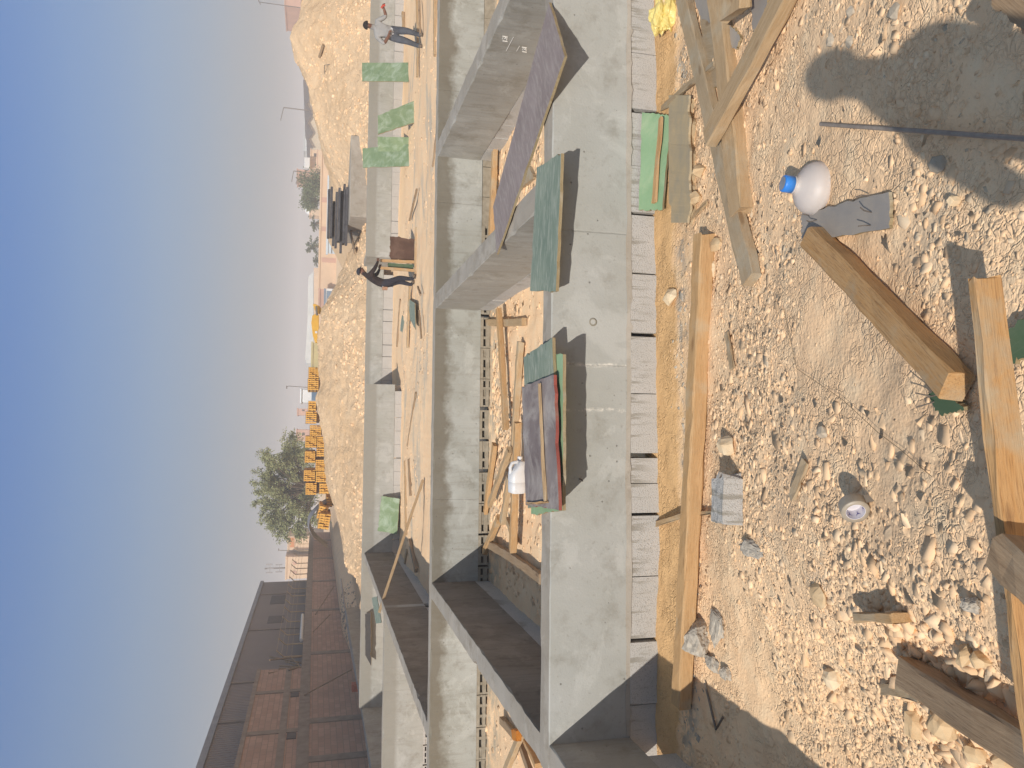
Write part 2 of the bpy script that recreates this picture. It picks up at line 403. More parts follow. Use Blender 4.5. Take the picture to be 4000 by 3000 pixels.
def rocks(name, x, y, z, r, shapes=SHAPES, tilt=.10, sink=-.18, shade=None):
    n = len(x); k = RNG.integers(0, len(shapes), n); V = []; Fc = []; A = []; off = 0
    sh = RNG.random(n) if shade is None else shade
    for i, (bv, bf) in enumerate(shapes):
        s = np.where(k == i)[0]
        if not len(s): continue
        m = len(s); an = RNG.random(m) * 6.2832; tx = RNG.normal(0, tilt, m); 
        sc = r[s][:, None] * np.stack([RNG.uniform(.7, 1.5, m), RNG.uniform(.65, 1.15, m), RNG.uniform(.6, 1.2, m)], 1)
        P = bv[None] * sc[:, None, :]
        ct, st = np.cos(tx)[:, None], np.sin(tx)[:, None]
        yy = P[..., 1] * ct - P[..., 2] * st; zz = P[..., 1] * st + P[..., 2] * ct
        ca, sa = np.cos(an)[:, None], np.sin(an)[:, None]
        xx = P[..., 0] * ca - yy * sa; yy = P[..., 0] * sa + yy * ca
        P = np.stack([xx + x[s][:, None], yy + y[s][:, None], zz + (z[s] + r[s] * sink)[:, None]], -1)
        V.append(P.reshape(-1, 3)); Fc.append((bf[None] + (np.arange(m) * len(bv))[:, None, None] + off).reshape(-1, 3))
        A.append(np.repeat(sh[s], len(bv))); off += m * len(bv)
    return np_mesh(name, np.concatenate(V), np.concatenate(Fc), {'shade': np.concatenate(A)})

def ell(x, y, rx, ry):
    """a patch of the picture's ground as an ellipse on the ground: centre, half axes"""
    c = GZ(x, y); a = GZ(x + rx, y); b = GZ(x, y + ry)
    return (c.x, c.y, max(abs(b.x - c.x), .05), max(abs(a.y - c.y), .05))
SMOOTHS = [ell(3060, 500, 150, 330), ell(3150, 1330, 130, 200), ell(3560, 2130, 140, 210), ell(2860, 2400, 60, 260), ell(3000, 130, 60, 150),
           ell(3420, 1750, 60, 200), ell(3330, 950, 100, 180)]
ROUGHS = [ell(2950, 1850, 200, 380), ell(3100, 2300, 200, 250), ell(3700, 2800, 300, 300), ell(3650, 900, 120, 330), ell(2950, 1150, 170, 230), ell(3750, 150, 150, 160), ell(3560, 330, 190, 200)]
def density(x, y):
    d = .46 + 1.25 * fbm(x * 1.7, y * 1.7, 31, 4)
    for cx, cy, rx, ry in SMOOTHS: d = d - .55 * np.exp(-(((x - cx) / rx) ** 2 + ((y - cy) / ry) ** 2))
    for cx, cy, rx, ry in ROUGHS: d = d + .5 * np.exp(-(((x - cx) / rx) ** 2 + ((y - cy) / ry) ** 2))
    d = d * np.clip((4.42 - y) / .22, 0.04, 1)
    return np.clip(d, .03, 1)
def scatter(n, x0, x1, y0, y1, r0, r1, dens=None, pw=2.0):
    x = RNG.uniform(x0, x1, n * 3); y = RNG.uniform(y0, y1, n * 3)
    k = RNG.random(n * 3) < (dens(x, y) if dens else np.ones(n * 3)); x = x[k][:n]; y = y[k][:n]
    r = r0 + (r1 - r0) * RNG.random(len(x)) ** pw
    return x, y, r
sets = [scatter(36000, -2.0, 3.1, .85, 4.5, .003, .008, density), scatter(15000, -2.0, 3.1, .85, 4.5, .008, .019, lambda x, y: density(x, y) ** 1.6),
        scatter(1700, -2.0, 3.1, .85, 4.45, .018, .032, lambda x, y: density(x, y) ** 2), scatter(80, -2.0, 3.0, .9, 4.3, .032, .048, lambda x, y: density(x, y) ** 2),
        scatter(1200, -1.9, .1, .85, 2.6, .014, .036)]
x = np.concatenate([s[0] for s in sets]); y = np.concatenate([s[1] for s in sets]); r = np.concatenate([s[2] for s in sets])
gravel = link('gravel', rocks('gravel', x, y, ground_z(x, y), r), M_ROCK); gravel['kind'] = 'stuff'
x, y, r = scatter(900, -1.9, -.25, .85, 2.3, .026, .058, density); cx0, cy0, rx0, ry0 = ell(3770, 2790, 260, 300); k = ((x - cx0) / rx0) ** 2 + ((y - cy0) / ry0) ** 2 < 1; x, y, r = x[k], y[k], r[k]
big = link('rubble_stones', rocks('rubble_stones', x, y, ground_z(x, y), r, SHAPES_BIG, .3, .05), M_ROCK); big['kind'] = 'stuff'; big['label'] = 'fist-sized limestone lumps heaped around the weathered split timber'
gravel['kind'] = 'stuff'; gravel['label'] = 'pale limestone chips strewn thickly over the near sandy ground'
sets = [scatter(6500, -1.9, 6.2, 5.0, 9.7, .010, .05, lambda x, y: np.clip(.4 + 1.2 * fbm(x * 1.2, y * 1.2, 41, 3), .05, 1)), scatter(1400, -1.9, 6.2, 8.3, 9.7, .02, .075, lambda x, y: np.clip(.3 + 1.6 * fbm(x * 1.4, y * 1.4, 45, 3), .02, 1)),
        scatter(2500, -8, -2.3, 5.0, 16, .015, .05), scatter(3500, -3.7, 10, 13, 23.2, .015, .055, lambda x, y: np.clip(.3 + 1.2 * fbm(x * .6, y * .6, 43, 3), .03, 1))]
x = np.concatenate([s[0] for s in sets]); y = np.concatenate([s[1] for s in sets]); r = np.concatenate([s[2] for s in sets])
rub = link('rubble', rocks('rubble', x, y, ground_z(x, y), r), M_ROCK); rub['kind'] = 'stuff'; rub['label'] = 'broken limestone lying in the bays between the concrete walls'

n = 1500; x = RNG.uniform(-1.9, 2.9, n); y = RNG.normal(4.27, .10, n); k = (y < 4.5) & (RNG.random(n) < np.clip(.4 + 1.6 * fbm(x * 2.2, y * 2.2, 47, 3), .03, 1)); x = x[k]; y = y[k]
r = .004 + .02 * RNG.random(len(x)) ** 2.2
M_CHUNK = plain('broken_concrete', lin(190, 180, 164), lin(158, 148, 134), 40, .95, .1, .006)
crumbs = link('cement_crumbs', rocks('cement_crumbs', x, y, ground_z(x, y), r, tilt=.3), M_CHUNK); crumbs['kind'] = 'stuff'; crumbs['label'] = 'grey cement crumbs scattered along the long orange-brown beam'
# ------------------------------------------------------------------ foundation walls
def wall_box(mb, lo, hi, step=.12, jit=.005, mi=0, seed=0, top_mi=None):
    """a cast beam: box cut into short lengths along its run, arrises slightly chipped"""
    rr = random.Random(seed); x0, y0, z0 = lo; x1, y1, z1 = hi
    alongx = (x1 - x0) >= (y1 - y0); L = (x1 - x0) if alongx else (y1 - y0); n = max(2, int(L / step)); prof = []
    w = (y1 - y0) if alongx else (x1 - x0); ch = .006
    for i in range(n + 1):
        t = i / n * L; j = lambda k=1.0: rr.gauss(0, jit) * k
        c1 = ch + (abs(rr.gauss(0, .012)) if rr.random() < .18 else 0); c2 = ch + (abs(rr.gauss(0, .012)) if rr.random() < .18 else 0)
        ring = [(0 + j(.3), z0), (0 + j(.3), z1 - c1), (c1, z1 + j(.4)), (w * .5, z1 + j(.6) + .002), (w - c2, z1 + j(.4)), (w + j(.3), z1 - c2), (w + j(.3), z0)]
        prof.append([(x0 + t, y0 + a, b) if alongx else (x0 + a, y0 + t, b) for a, b in ring])
    m = len(prof[0]); vs = [p for R in prof for p in R]
    fs = []; fm = []
    for i in range(n):
        for k in range(m):
            fs.append((i*m+k, i*m+(k+1)%m, (i+1)*m+(k+1)%m, (i+1)*m+k)); fm.append(mi if (k not in (2, 3) or top_mi is None) else top_mi)
    fs += [tuple(range(m)), tuple(range((n+1)*m-1, n*m-1, -1))]; fm += [mi, mi]
    b = len(mb.v); mb.v += vs
    for f, q in zip(fs, fm): mb.f.append(tuple(b + i for i in f)); mb.m.append(q); mb.sm.append(False)

def solid_course(p0, p1, face, depth, z0, z1, joints=None, seed=0, axis='x'):
    """a run of solid cement blocks; joints = the gaps between them (position, width)"""
    rr = random.Random(seed); mb = MB()
    if joints is None:
        joints = []; q = p0
        while q < p1: joints.append((q, rr.choice([.004, .006, .02]))); q += .405
    js = sorted(joints)
    for (a, wa), (b, wb) in zip(js[:-1], js[1:]):
        d = rr.uniform(-.008, .006)
        lo = (a + wa / 2, face + d, z0 + rr.uniform(0, .004)); hi = (b - wb / 2, face + depth, z1 - .003 + rr.uniform(-.004, 0))
        if axis == 'y': lo = (lo[1], lo[0], lo[2]); hi = (hi[1], hi[0], hi[2])
        mb.box(lo, hi)
    return mb
def hollow_course(x0, x1, face, depth, z0, z1, seed=0):
    """hollow blocks laid on their side: two rows of slots show in the face"""
    rr = random.Random(seed); mb = MB(); h = z1 - z0
    q = x0
    while q < x1 - .1:
        g = rr.choice([.006, .01, .03, .045]); a = q + g; b = q + .405; d = rr.uniform(-.01, .008); f = face + d
        mb.box((a, f + .045, z0), (b, f + depth, z1), 1)
        sa, sb = rr.uniform(.16, .20), rr.uniform(.58, .64); rails = [(z0, z0 + sa * h), (z0 + (sa + .19) * h, z0 + sb * h), (z0 + (sb + .18) * h, z1)]
        for u, v in rails: mb.box((a, f, u), (b, f + .0449, v), 0)
        nw = 3; 
        for (u, v) in ((rails[0][1], rails[1][0]), (rails[1][1], rails[2][0])):
            for k in range(nw + 1):
                c = a + (b - a) * k / nw; w = .017 if 0 < k < nw else .022
                mb.box((max(a, c - w), f + rr.uniform(0, .012), u + .0005), (min(b, c + w), f + .0445, v - .0005), 0)
            if rr.random() < .40:   # a slot choked with mortar
                c = a + (b - a) * (rr.randrange(nw) + .5) / nw; mb.box((c - .05, f + rr.uniform(.004, .02), u + .001), (c + .05, f + .044, v - .001), 0)
        q += .405
    return mb

def foundation(name, label, loc, beam, course=None, lip=None, group='concrete foundation walls'):
    r = empty(name, loc); tag(r, label, 'foundation wall', group)
    M = Matrix.Translation(-Vector(loc))
    for nm, pr in (('cast_beam', beam), ('block_course', course), ('mortar_lip', lip)):
        if pr is None: continue
        mb, mats = pr
        mb.v = [tuple(M @ Vector(p)) for p in mb.v]; mb.build(nm, mats, r)
    return r

M_BLOCK_OLD = plain('dirty_block', cl(176, 166, 148, .8), cl(150, 140, 122, .8), 14, .95, .1, .006, 'World')
W1Y = 4.72; W2Y = 9.8; W3Y = 23.3; TOP = .74
# front wall
b = MB(); wall_box(b, (-2.2, W1Y, .2), (5.2, W1Y + .2, TOP), seed=1, top_mi=1)
jl = [(-2.19, .01), (-1.80, .008), (-1.389, .024), (-.98, .006), (-.576, .020), (-.375, .004), (-.192, .034), (.217, .005), (.609, .028), (1.019, .010), (1.424, .022), (1.75, .006), (2.13, .03), (2.53, .006), (2.93, .02), (3.33, .006), (3.73, .006), (4.13, .02), (4.6, .006), (5.1, .006)]
c = solid_course(0, 0, W1Y - .004, .19, -.05, .2, jl, 2)
rr = random.Random(4); lp = MB(); n = 190; top = []; bot = []
for i in range(n + 1):
    xx = -1.99 + (5.1 + 1.99) * i / n
    dz = .004 + .016 * max(0, float(fbm(xx * 4.0, 1.3, 51, 4)) + .25) + (rr.uniform(.005, .02) if rr.random() < .08 else 0)
    out = .003 + .007 * max(0, float(fbm(xx * 3, 8.3, 55, 3)) + .3)
    top.append((xx, W1Y - out * .5, .222 + .012 * float(fbm(xx * 5, 4.4, 57, 3)))); bot.append((xx, W1Y - out - .004, .2 - dz))
for i in range(n):
    a0, a1, b0, b1 = top[i], top[i + 1], bot[i], bot[i + 1]
    k0 = (a0[0], W1Y + .01, a0[2] + .004); k1 = (a1[0], W1Y + .01, a1[2] + .004); e0 = (b0[0], W1Y + .01, b0[2]); e1 = (b1[0], W1Y + .01, b1[2])
    lp.quad(k0, k1, a1, a0); lp.quad(a0, a1, b1, b0); lp.quad(b0, b1, e1, e0)
foundation('foundation_wall', 'long pale front concrete wall on solid cement blocks, carrying the film plywood boards', (0, W1Y, 0), (b, [M_CONC_FRONT, M_CONC_TOP]), (c, [M_BLOCK]), (lp, [M_CONC_TOP]))
# wall running from the front wall towards the photographer
b = MB(); wall_box(b, (-2.2, .4, .2), (-2.0, W1Y - .002, TOP - .003), seed=5, top_mi=1)
c = solid_course(.4, 4.7, -2.196, .19, -.05, .2, None, 6, 'y')
foundation('foundation_wall', 'shaded concrete wall turning toward the viewer at the corner beside the gravel', (-2.1, 2.5, 0), (b, [M_CONC_CROSS, M_CONC_TOP]), (c, [M_BLOCK]))
# cross wall down the near bay, shaded side towards us
def cross(x, y0, y1, ztop, zb, label, seed, mats=None):
    b = MB(); wall_box(b, (x - .1, y0 + .003, zb + .2), (x + .1, y1 - .003, ztop), seed=seed, top_mi=1)
    c = solid_course(y0 + .01, y1 - .01, x - .095, .19, zb - .1, zb + .2, None, seed + 1, 'y')
    return foundation('foundation_wall', label, (x, (y0 + y1) / 2, zb), (b, mats or [M_CONC_CROSS, M_CONC_TOP]), (c, [M_BLOCK]))
cross(-2.1, W1Y + .2, W2Y, TOP - .003, -.02, 'cross wall with sunlit top and dark shaded flank beside the heap of loose timber', 11, [M_CONC_STAIN_SHADE, M_CONC_TOP])
cross(1.6, W1Y + .2, W2Y, TOP - .003, -.02, 'middle cross wall with the end of the purple board lying on it', 13)
cross(3.6, W1Y + .2, W2Y, TOP - .003, -.02, 'cross wall with chalk scribbles on its damp brown-grey side behind the long purple board', 15)
# second wall
b = MB(); wall_box(b, (-7.5, W2Y, .14), (9.5, W2Y + .2, TOP), seed=21, top_mi=1)
c = hollow_course(-7.5, 2.6, W2Y + .006, .18, -.055, .139, 22)
c2 = solid_course(2.6, 9.5, W2Y + .004, .18, -.055, .139, [(2.61 + .405 * q, random.choice([.006, .012, .03])) for q in range(18)], 23); nb_ = len(c.v); c.v += c2.v; c.f += [tuple(i + nb_ for i in f) for f in c2.f]; c.m += c2.m; c.sm += c2.sm
foundation('foundation_wall', 'second long concrete wall with damp dark head, on hollow blocks showing two rows of slots', (0, W2Y, 0), (b, [M_CONC, M_CONC_TOP]), (c, [M_BLOCK_OLD, M_HOLE]))
# walls of the far bays
cross(-3.9, W2Y + .2, 16.3, TOP - .003, -.3, 'cross wall past the second wall with green paint splashed on its far end', 31, [M_CONC_STAIN_SHADE, M_CONC_TOP])
cross(-3.9, 16.5, W3Y, TOP - .003, -.3, 'far cross wall reaching the third wall behind the leaning pole', 33, [M_CONC_STAIN_SHADE, M_CONC_TOP])
b = MB(); wall_box(b, (-8.3, 16.3, -.1), (-3.8, 16.5, TOP), seed=35, top_mi=1)
c = hollow_course(-8.3, -3.82, 16.306, .18, -.3, -.101, 36)
foundation('foundation_wall', 'short bright wall on slotted blocks between the dark brick wall and the far cross wall', (-6, 16.3, -.3), (b, [M_CONC_FAR, M_CONC_TOP]), (c, [M_BLOCK, M_HOLE]))
cross(-8.4, 10.0, 36.0, TOP - .01, -.3, 'outermost foundation wall with shaded flank, below the dark brick boundary wall', 37)
b = MB(); wall_box(b, (-8.3, W3Y, -.08), (1.2, W3Y + .22, .8), seed=41, top_mi=1, step=.3)
c = solid_course(0, 0, W3Y + .006, .18, -.35, -.081, [(-8.3 + .405 * q, random.choice([.006, .01, .03])) for q in range(24)], 42)
foundation('foundation_wall', 'third wall stretch in front of the rubble mound with a green sheet leaning on it', (-3.5, W3Y, -.3), (b, [M_CONC_FAR, M_CONC_TOP]), (c, [M_BLOCK]))
b = MB(); wall_box(b, (5.4, 24.9, -.02), (16.5, 25.12, .76), seed=43, top_mi=1, step=.3)
c = solid_course(5.4, 16.5, 24.906, .18, -.35, -.021, None, 44)
foundation('foundation_wall', 'third wall stretch behind the two workers and the upright green boards', (11, 24.9, -.3), (b, [M_CONC_FAR, M_CONC_TOP]), (c, [M_BLOCK]))
b = MB(); wall_box(b, (1.1, 26.5, .06), (5.5, 26.72, .62), seed=45, top_mi=1, step=.3)
c = solid_course(1.1, 5.5, 26.506, .18, -.35, .059, None, 46)
foundation('foundation_wall', 'set-back wall in the recess below the mound, behind the teal scraps', (3.3, 26.5, -.3), (b, [M_CONC_FAR, M_CONC_TOP]), (c, [M_BLOCK]))
cross(1.1, W3Y + .23, 26.5, .58, -.3, 'return wall closing the near side of the recess under the mound', 47)
cross(5.5, 25.13, 26.5, .74, -.3, 'return wall of the recess behind the crouched dark worker', 49)

# ------------------------------------------------------------------ spoil mound
CREST = [(-400, 1195), (-100, 1185), (0, 1180), (100, 1150), (150, 1137), (220, 1160), (300, 1205), (390, 1222), (450, 1235), (540, 1246), (590, 1270), (650, 1303), (740, 1350), (840, 1400), (930, 1392), (1000, 1350), (1100, 1320), (1150, 1290), (1200, 1262), (1250, 1250), (1300, 1247), (1500, 1247), (1550, 1239), (1620, 1248), (1700, 1272), (1800, 1280), (1900, 1288), (1950, 1302), (2000, 1318), (2100, 1340), (2200, 1354), (2240, 1374), (2262, 1424), (2300, 1440)]
cp = sorted([(PY(v, u, 31.0).x, PY(v, u, 31.0).z) for u, v in CREST]); CXs = np.array([p[0] for p in cp]); CZs = np.array([p[1] for p in cp])
def mound_z(x, y):
    x = np.asarray(x, float); y = np.asarray(y, float)
    zc = np.interp(x, CXs, CZs); yf = 26.85 + .5 * fbm(x * .4, 3.1, 61, 2) * 0
    t = np.clip((y - yf) / (31.0 - yf), 0, 1); rise = t ** .85
    base = .35
    zf = base + (zc - base) * rise
    plate = np.minimum(zc, 1.78); b = smooth(31, 36.5, y); zb = zc * (1 - b) + plate * b
    z = np.where(y < 31, zf, zb)
    fade = smooth(31, 33, np.abs(y - 31) + 31)
    z = z + (.22 * fbm(x * .7, y * .7, 63, 4) * t * np.where(y > 34, 0, 1) + .07 * fbm(x * 2.6, y * 2.6, 67, 3) * np.where(y > 34, .3, 1))
    rg = lambda s, k: .5 - np.abs(fbm(x * s, y * s, k, 2))
    z = z + np.where(y > 34, 0, np.clip(t * 8, 0, 1)) * (.11 * rg(1.5, 73) + .075 * rg(3.6, 75) + .05 * rg(7.5, 77) - .09)
    z = z - 3.0 * smooth(44, 50, y)
    return z
mx = axis([(-11.0, 24.0, .07)]); my = axis([(26.75, 31.5, .05), (31.5, 34, .1), (34, 50, .5)])
MX, MY = np.meshgrid(mx, my); MZ = mound_z(MX, MY)
MZ = np.where(MY < 26.9, -.6, MZ)
idx = np.arange(MX.size).reshape(MX.shape)
mf = np.stack([idx[:-1, :-1], idx[:-1, 1:], idx[1:, 1:], idx[1:, :-1]], -1).reshape(-1, 4)
t = NT('mound_sand', .95, .1); v = t.coord('World')
col = t.mix(t.ramp(t.noise(v, .5, 6), [(.35, 0.), (.65, 1.)]), lin(218, 184, 144), lin(228, 196, 158))
col = t.mix(t.ramp(t.noise(v, 3.5, 6, .65), [(.5, 0.), (.7, .6)]), col, lin(236, 208, 172))
t.bump(t.noise(v, 4, 8, .75), .8, .2); M_MOUND = t.color(col)
mound = link('dirt_mound', np_mesh('dirt_mound', np.stack([MX, MY, MZ], -1).reshape(-1, 3), mf, smooth=True), M_MOUND); mound['kind'] = 'structure'
n = 17000
x = RNG.uniform(-10, 22, n); y = 26.9 + 4.6 * RNG.random(n) ** 1.5
k = RNG.random(n) < np.clip(.45 + 1.3 * fbm(x * .5, y * .5, 71, 3), .04, 1); x = x[k]; y = y[k]
r = .022 + .12 * RNG.random(len(x)) ** 3.0
big = RNG.random(len(x)) < .006; r = np.where(big, r + .1, r)
mr = link('mound_stones', rocks('mound_stones', x, y, mound_z(x, y) - r * .1, r, SHAPES_BIG, tilt=.5), M_ROCK); mr['kind'] = 'stuff'; mr['label'] = 'limestone lumps rolled down the face of the dirt mound'

# ------------------------------------------------------------------ light and air
sun_v = Vector((-.72, -1.3, 1.0)).normalized()
sd = bpy.data.lights.new('sun', 'SUN'); sd.energy = 4.0; sd.angle = math.radians(.55); sd.color = (1.0, .945, .87)
so = bpy.data.objects.new('sun', sd); C.objects.link(so); so.rotation_euler = (-sun_v).to_track_quat('-Z', 'Y').to_euler()
w = bpy.data.worlds.new('World'); SC.world = w; w.use_nodes = True
sky = w.node_tree.nodes.new('ShaderNodeTexSky'); sky.sky_type = 'NISHITA'; sky.sun_disc = False
sky.sun_elevation = math.asin(sun_v.z); sky.sun_rotation = math.atan2(sun_v.x, sun_v.y)
sky.air_density = 1.0; sky.dust_density = .1; sky.ozone_density = 3.5; sky.altitude = 600
bg = w.node_tree.nodes['Background']; bg.inputs['Strength'].default_value = .19
# dusty sky: greyer and dimmer low, blue above; unseen zenith boosted warm for fill
wt = w.node_tree; tc = wt.nodes.new('ShaderNodeTexCoord'); sx = wt.nodes.new('ShaderNodeSeparateXYZ'); wt.links.new(tc.outputs['Generated'], sx.inputs[0])
rp = wt.nodes.new('ShaderNodeValToRGB'); wt.links.new(sx.outputs[2], rp.inputs[0]); el = rp.color_ramp.elements
stops = [(0, (.10, .07, .075)), (.04, (.125, .105, .11)), (.1, (.26, .21, .195)), (.185, (.365, .33, .315)), (.26, (.37, .385, .41)), (.33, (.305, .385, .48)), (.48, (1., .85, .68)), (1, (1., .78, .54))]
while len(el) < len(stops): el.new(.5)
for i, (p_, c_) in enumerate(stops): el[i].position = p_; el[i].color = (*c_, 1)
mx_ = wt.nodes.new('ShaderNodeMix'); mx_.data_type = 'RGBA'; mx_.blend_type = 'MULTIPLY'; mx_.inputs[0].default_value = 1
wt.links.new(sky.outputs[0], mx_.inputs[6]); wt.links.new(rp.outputs[0], mx_.inputs[7]); wt.links.new(mx_.outputs[2], bg.inputs['Color'])
HAZE = True
if HAZE:
    hb = MB(); hb.box((-430, -70, -3), (430, 905, 26)); hz = hb.build('haze', []); hz['kind'] = 'stuff'; hz['label'] = 'thin dusty air over the whole site'
    hm = bpy.data.materials.new('dusty_air'); hm.use_nodes = True; nt = hm.node_tree; nt.nodes.remove(nt.nodes['Principled BSDF'])
    pv = nt.nodes.new('ShaderNodeVolumePrincipled'); pv.inputs['Color'].default_value = (.86, .86, .88, 1); pv.inputs['Density'].default_value = .0026; pv.inputs['Anisotropy'].default_value = .0
    nt.links.new(pv.outputs[0], nt.nodes['Material Output'].inputs['Volume']); hz.data.materials.append(hm)

cd = bpy.data.cameras.new('camera'); cd.sensor_fit = 'HORIZONTAL'; cd.sensor_width = 36; cd.lens = 27; cd.clip_end = 3000; cd.clip_start = .04
cam = bpy.data.objects.new('camera', cd); C.objects.link(cam); SC.camera = cam
cx_, cy_, cz_ = to_world((0, 1, 0)), to_world((1, 0, 0)), to_world((0, 0, -1))
cam.matrix_world = Matrix(((cx_[0], cy_[0], cz_[0], 0), (cx_[1], cy_[1], cz_[1], 0), (cx_[2], cy_[2], cz_[2], CAMH), (0, 0, 0, 1)))
SC.view_settings.view_transform = 'Standard'; SC.view_settings.look = 'None'; SC.view_settings.exposure = 0.2; SC.view_settings.gamma = 1
SC.cycles.max_bounces = 6; SC.cycles.volume_bounces = 1; SC.cycles.use_denoising = True

# ------------------------------------------------------------------ timber, boards and other loose things
def frame(p0, p1, roll=0.0):
    x = (p1 - p0).normalized(); z = Vector((0, 0, 1)); y = z.cross(x).normalized(); z = x.cross(y)
    M = Matrix((x, y, z)).transposed()
    if roll: M = M @ Matrix.Rotation(roll, 3, 'X')
    c = (p0 + p1) / 2; R = M.to_4x4(); R.translation = c; return R
def timber_mesh(L, w, h, seed, rough=.0025):
    rr = random.Random(seed); mb = MB(); n = max(4, int(L / .12)); ch = min(w, h) * .1
    base = [(-w/2+ch, -h/2), (w/2-ch, -h/2), (w/2, -h/2+ch), (w/2, h/2-ch), (w/2-ch, h/2), (-w/2+ch, h/2), (-w/2, h/2-ch), (-w/2, -h/2+ch)]
    bow = rr.gauss(0, .004) * L; bow2 = rr.gauss(0, .003) * L
    vs = []
    for i in range(n + 1):
        t = i / n; xx = (t - .5) * L; b = 4 * t * (1 - t)
        for k, (a, c) in enumerate(base):
            ex = rr.uniform(-.008, .008) if i in (0, n) else 0
            vs.append((xx + ex, a + b * bow + rr.gauss(0, rough), c + b * bow2 + rr.gauss(0, rough)))
    fs = [(i*8+k, i*8+(k+1)%8, (i+1)*8+(k+1)%8, (i+1)*8+k) for i in range(n) for k in range(8)]
    fs += [tuple(range(8)), tuple(range(n*8+7, n*8-1, -1))]
    mb.add(vs, fs); return mb
_tn = [100]
def timber(p0, p1, w, h, mat, label, name='timber', cat='timber', group=None, roll=0.0, parent=None):
    p0 = Vector(p0); p1 = Vector(p1); _tn[0] += 1
    o = timber_mesh((p1 - p0).length, w, h, _tn[0]).build(name, mat, parent)
    o.matrix_world = frame(p0, p1, roll)
    if parent is None: tag(o, label, cat, group)
    return o
def G2(a, b, dz): return GZ(a[0], a[1], dz), GZ(b[0], b[1], dz)

def board(name, corners, t, face, edge, label, cat='plywood board', group=None, wear=.004, parent=None, n=14):
    """a sheet from its four top corners: film on the two faces, bare layered wood round the edge"""
    a, b, c, d = [Vector(q) for q in corners]; _tn[0] += 1; rr = random.Random(_tn[0])
    nrm = (b - a).cross(c - a).normalized()
    if nrm.z < 0 or (abs(nrm.z) < .15 and nrm.y > 0): nrm = -nrm
    x = (b - a).normalized(); z = nrm; y = z.cross(x); ctr = (a + b + c + d) / 4
    R = Matrix((x, y, z)).transposed().to_4x4(); R.translation = ctr; I = R.inverted()
    q = [I @ p for p in (a, b, c, d)]
    rim = []
    for i in range(4):
        p, r = q[i], q[(i + 1) % 4]
        for k in range(n):
            u = p.lerp(r, k / n); j = wear if k else wear * .5
            if k and rr.random() < .08: j *= 3
            rim.append((u.x + rr.gauss(0, j), u.y + rr.gauss(0, j)))
    m = len(rim); mb = MB(); vs = [(x_, y_, 0) for x_, y_ in rim] + [(x_, y_, -t) for x_, y_ in rim]
    mb.add(vs, [tuple(range(m))], 0); mb.add(vs, [tuple(range(2*m-1, m-1, -1))], 0)
    mb.add(vs, [(i, (i+1) % m, m+(i+1) % m, m+i) for i in range(m)], 1)
    o = mb.build(name, [face, edge], parent); o.matrix_world = R
    if parent is None: tag(o, label, cat, group)
    return o
def nails(parent_o, pts, h=.05):
    """bent nails left standing in a board"""
    rr = random.Random(len(pts) + 3)
    for p in pts:
        mb = MB(); p = Vector(p); d = Vector((rr.uniform(-.3, .3), rr.uniform(-.3, .3), 1)) * h
        mb.tube([p, p + d * .6, p + d + Vector((rr.uniform(-.01, .01), rr.uniform(-.01, .01), 0))], .0022, 6)
        o = mb.build('nail', M_STEEL); o.parent = parent_o; o.matrix_parent_inverse = parent_o.matrix_world.inverted()

TG = 'loose timbers on the near gravel'
p = G2((2752, 915), (2662, 2752), .05)
timber(p[0], p[1], .095, .09, M_WOOD_NEW, 'long straight orange-brown beam lying parallel to the front concrete wall', 'beam', 'wooden beam')
p = G2((2652, -90), (2936, 1092), .035); timber(p[0], p[1], .105, .05, M_WOOD_GREY, 'pale dusty timber under the crossed pair, its end on bare gravel past the yellow-tipped one', group=TG)
p = (GZ(2800, -90, .05), GZ(2896, 832, .045)); timber(p[0], p[1], .115, .075, M_WOOD_TAN, 'thick dusty timber with a fresh yellow sawn end, under the slanting one', group=TG)
timber(GZ(3098, -80, .05), GZ(2772, 542, .125), .105, .06, M_WOOD_TAN, 'pale timber laid slantwise on top of the two other dusty timbers', group=TG)
timber(GZ(2868, -160, .13), GZ(2868, 58, .12), .20, .06, M_WOOD_TAN, 'short wide plank end resting on the yellow-tipped timber at the picture edge', 'plank', 'wooden plank')
p = G2((3180, 928), (3738, 1512), .045); timber(p[0], p[1], .085, .075, M_WOOD_NEAR, 'orange timber pointing from the grey board to the small dark green scrap', group=TG)
pa = PZ(3846, 1085, .69); pb = PZ(4016, 2490, .60); pb = pb + (pb - pa) * .35
timber(pa, pb, .024, .078, M_WOOD_NEAR, 'near orange board on edge, tilted up, throwing a wide shadow band', 'plank', 'wooden plank')
timber(PZ(3928, 2158, .69), PZ(4210, 2430, .72), .085, .07, M_WOOD_OLD, 'reddish brown post with a ragged end crossing over the near plank', 'post', 'wooden post')
timber(GZ(3540, 2625, .06), PZ(4120, 3000, .50), .10, .06, M_WOOD_OLD, 'weathered split brown timber among the big stones', group=TG)
p = (GZ(3366, 2408, .035), GZ(3524, 2416, .035)); timber(p[0], p[1], .03, .066, M_WOOD_NEW, 'short yellow offcut standing on edge alone on gravel', 'offcut', 'wood offcut')
LG = 'thin laths on the near gravel'
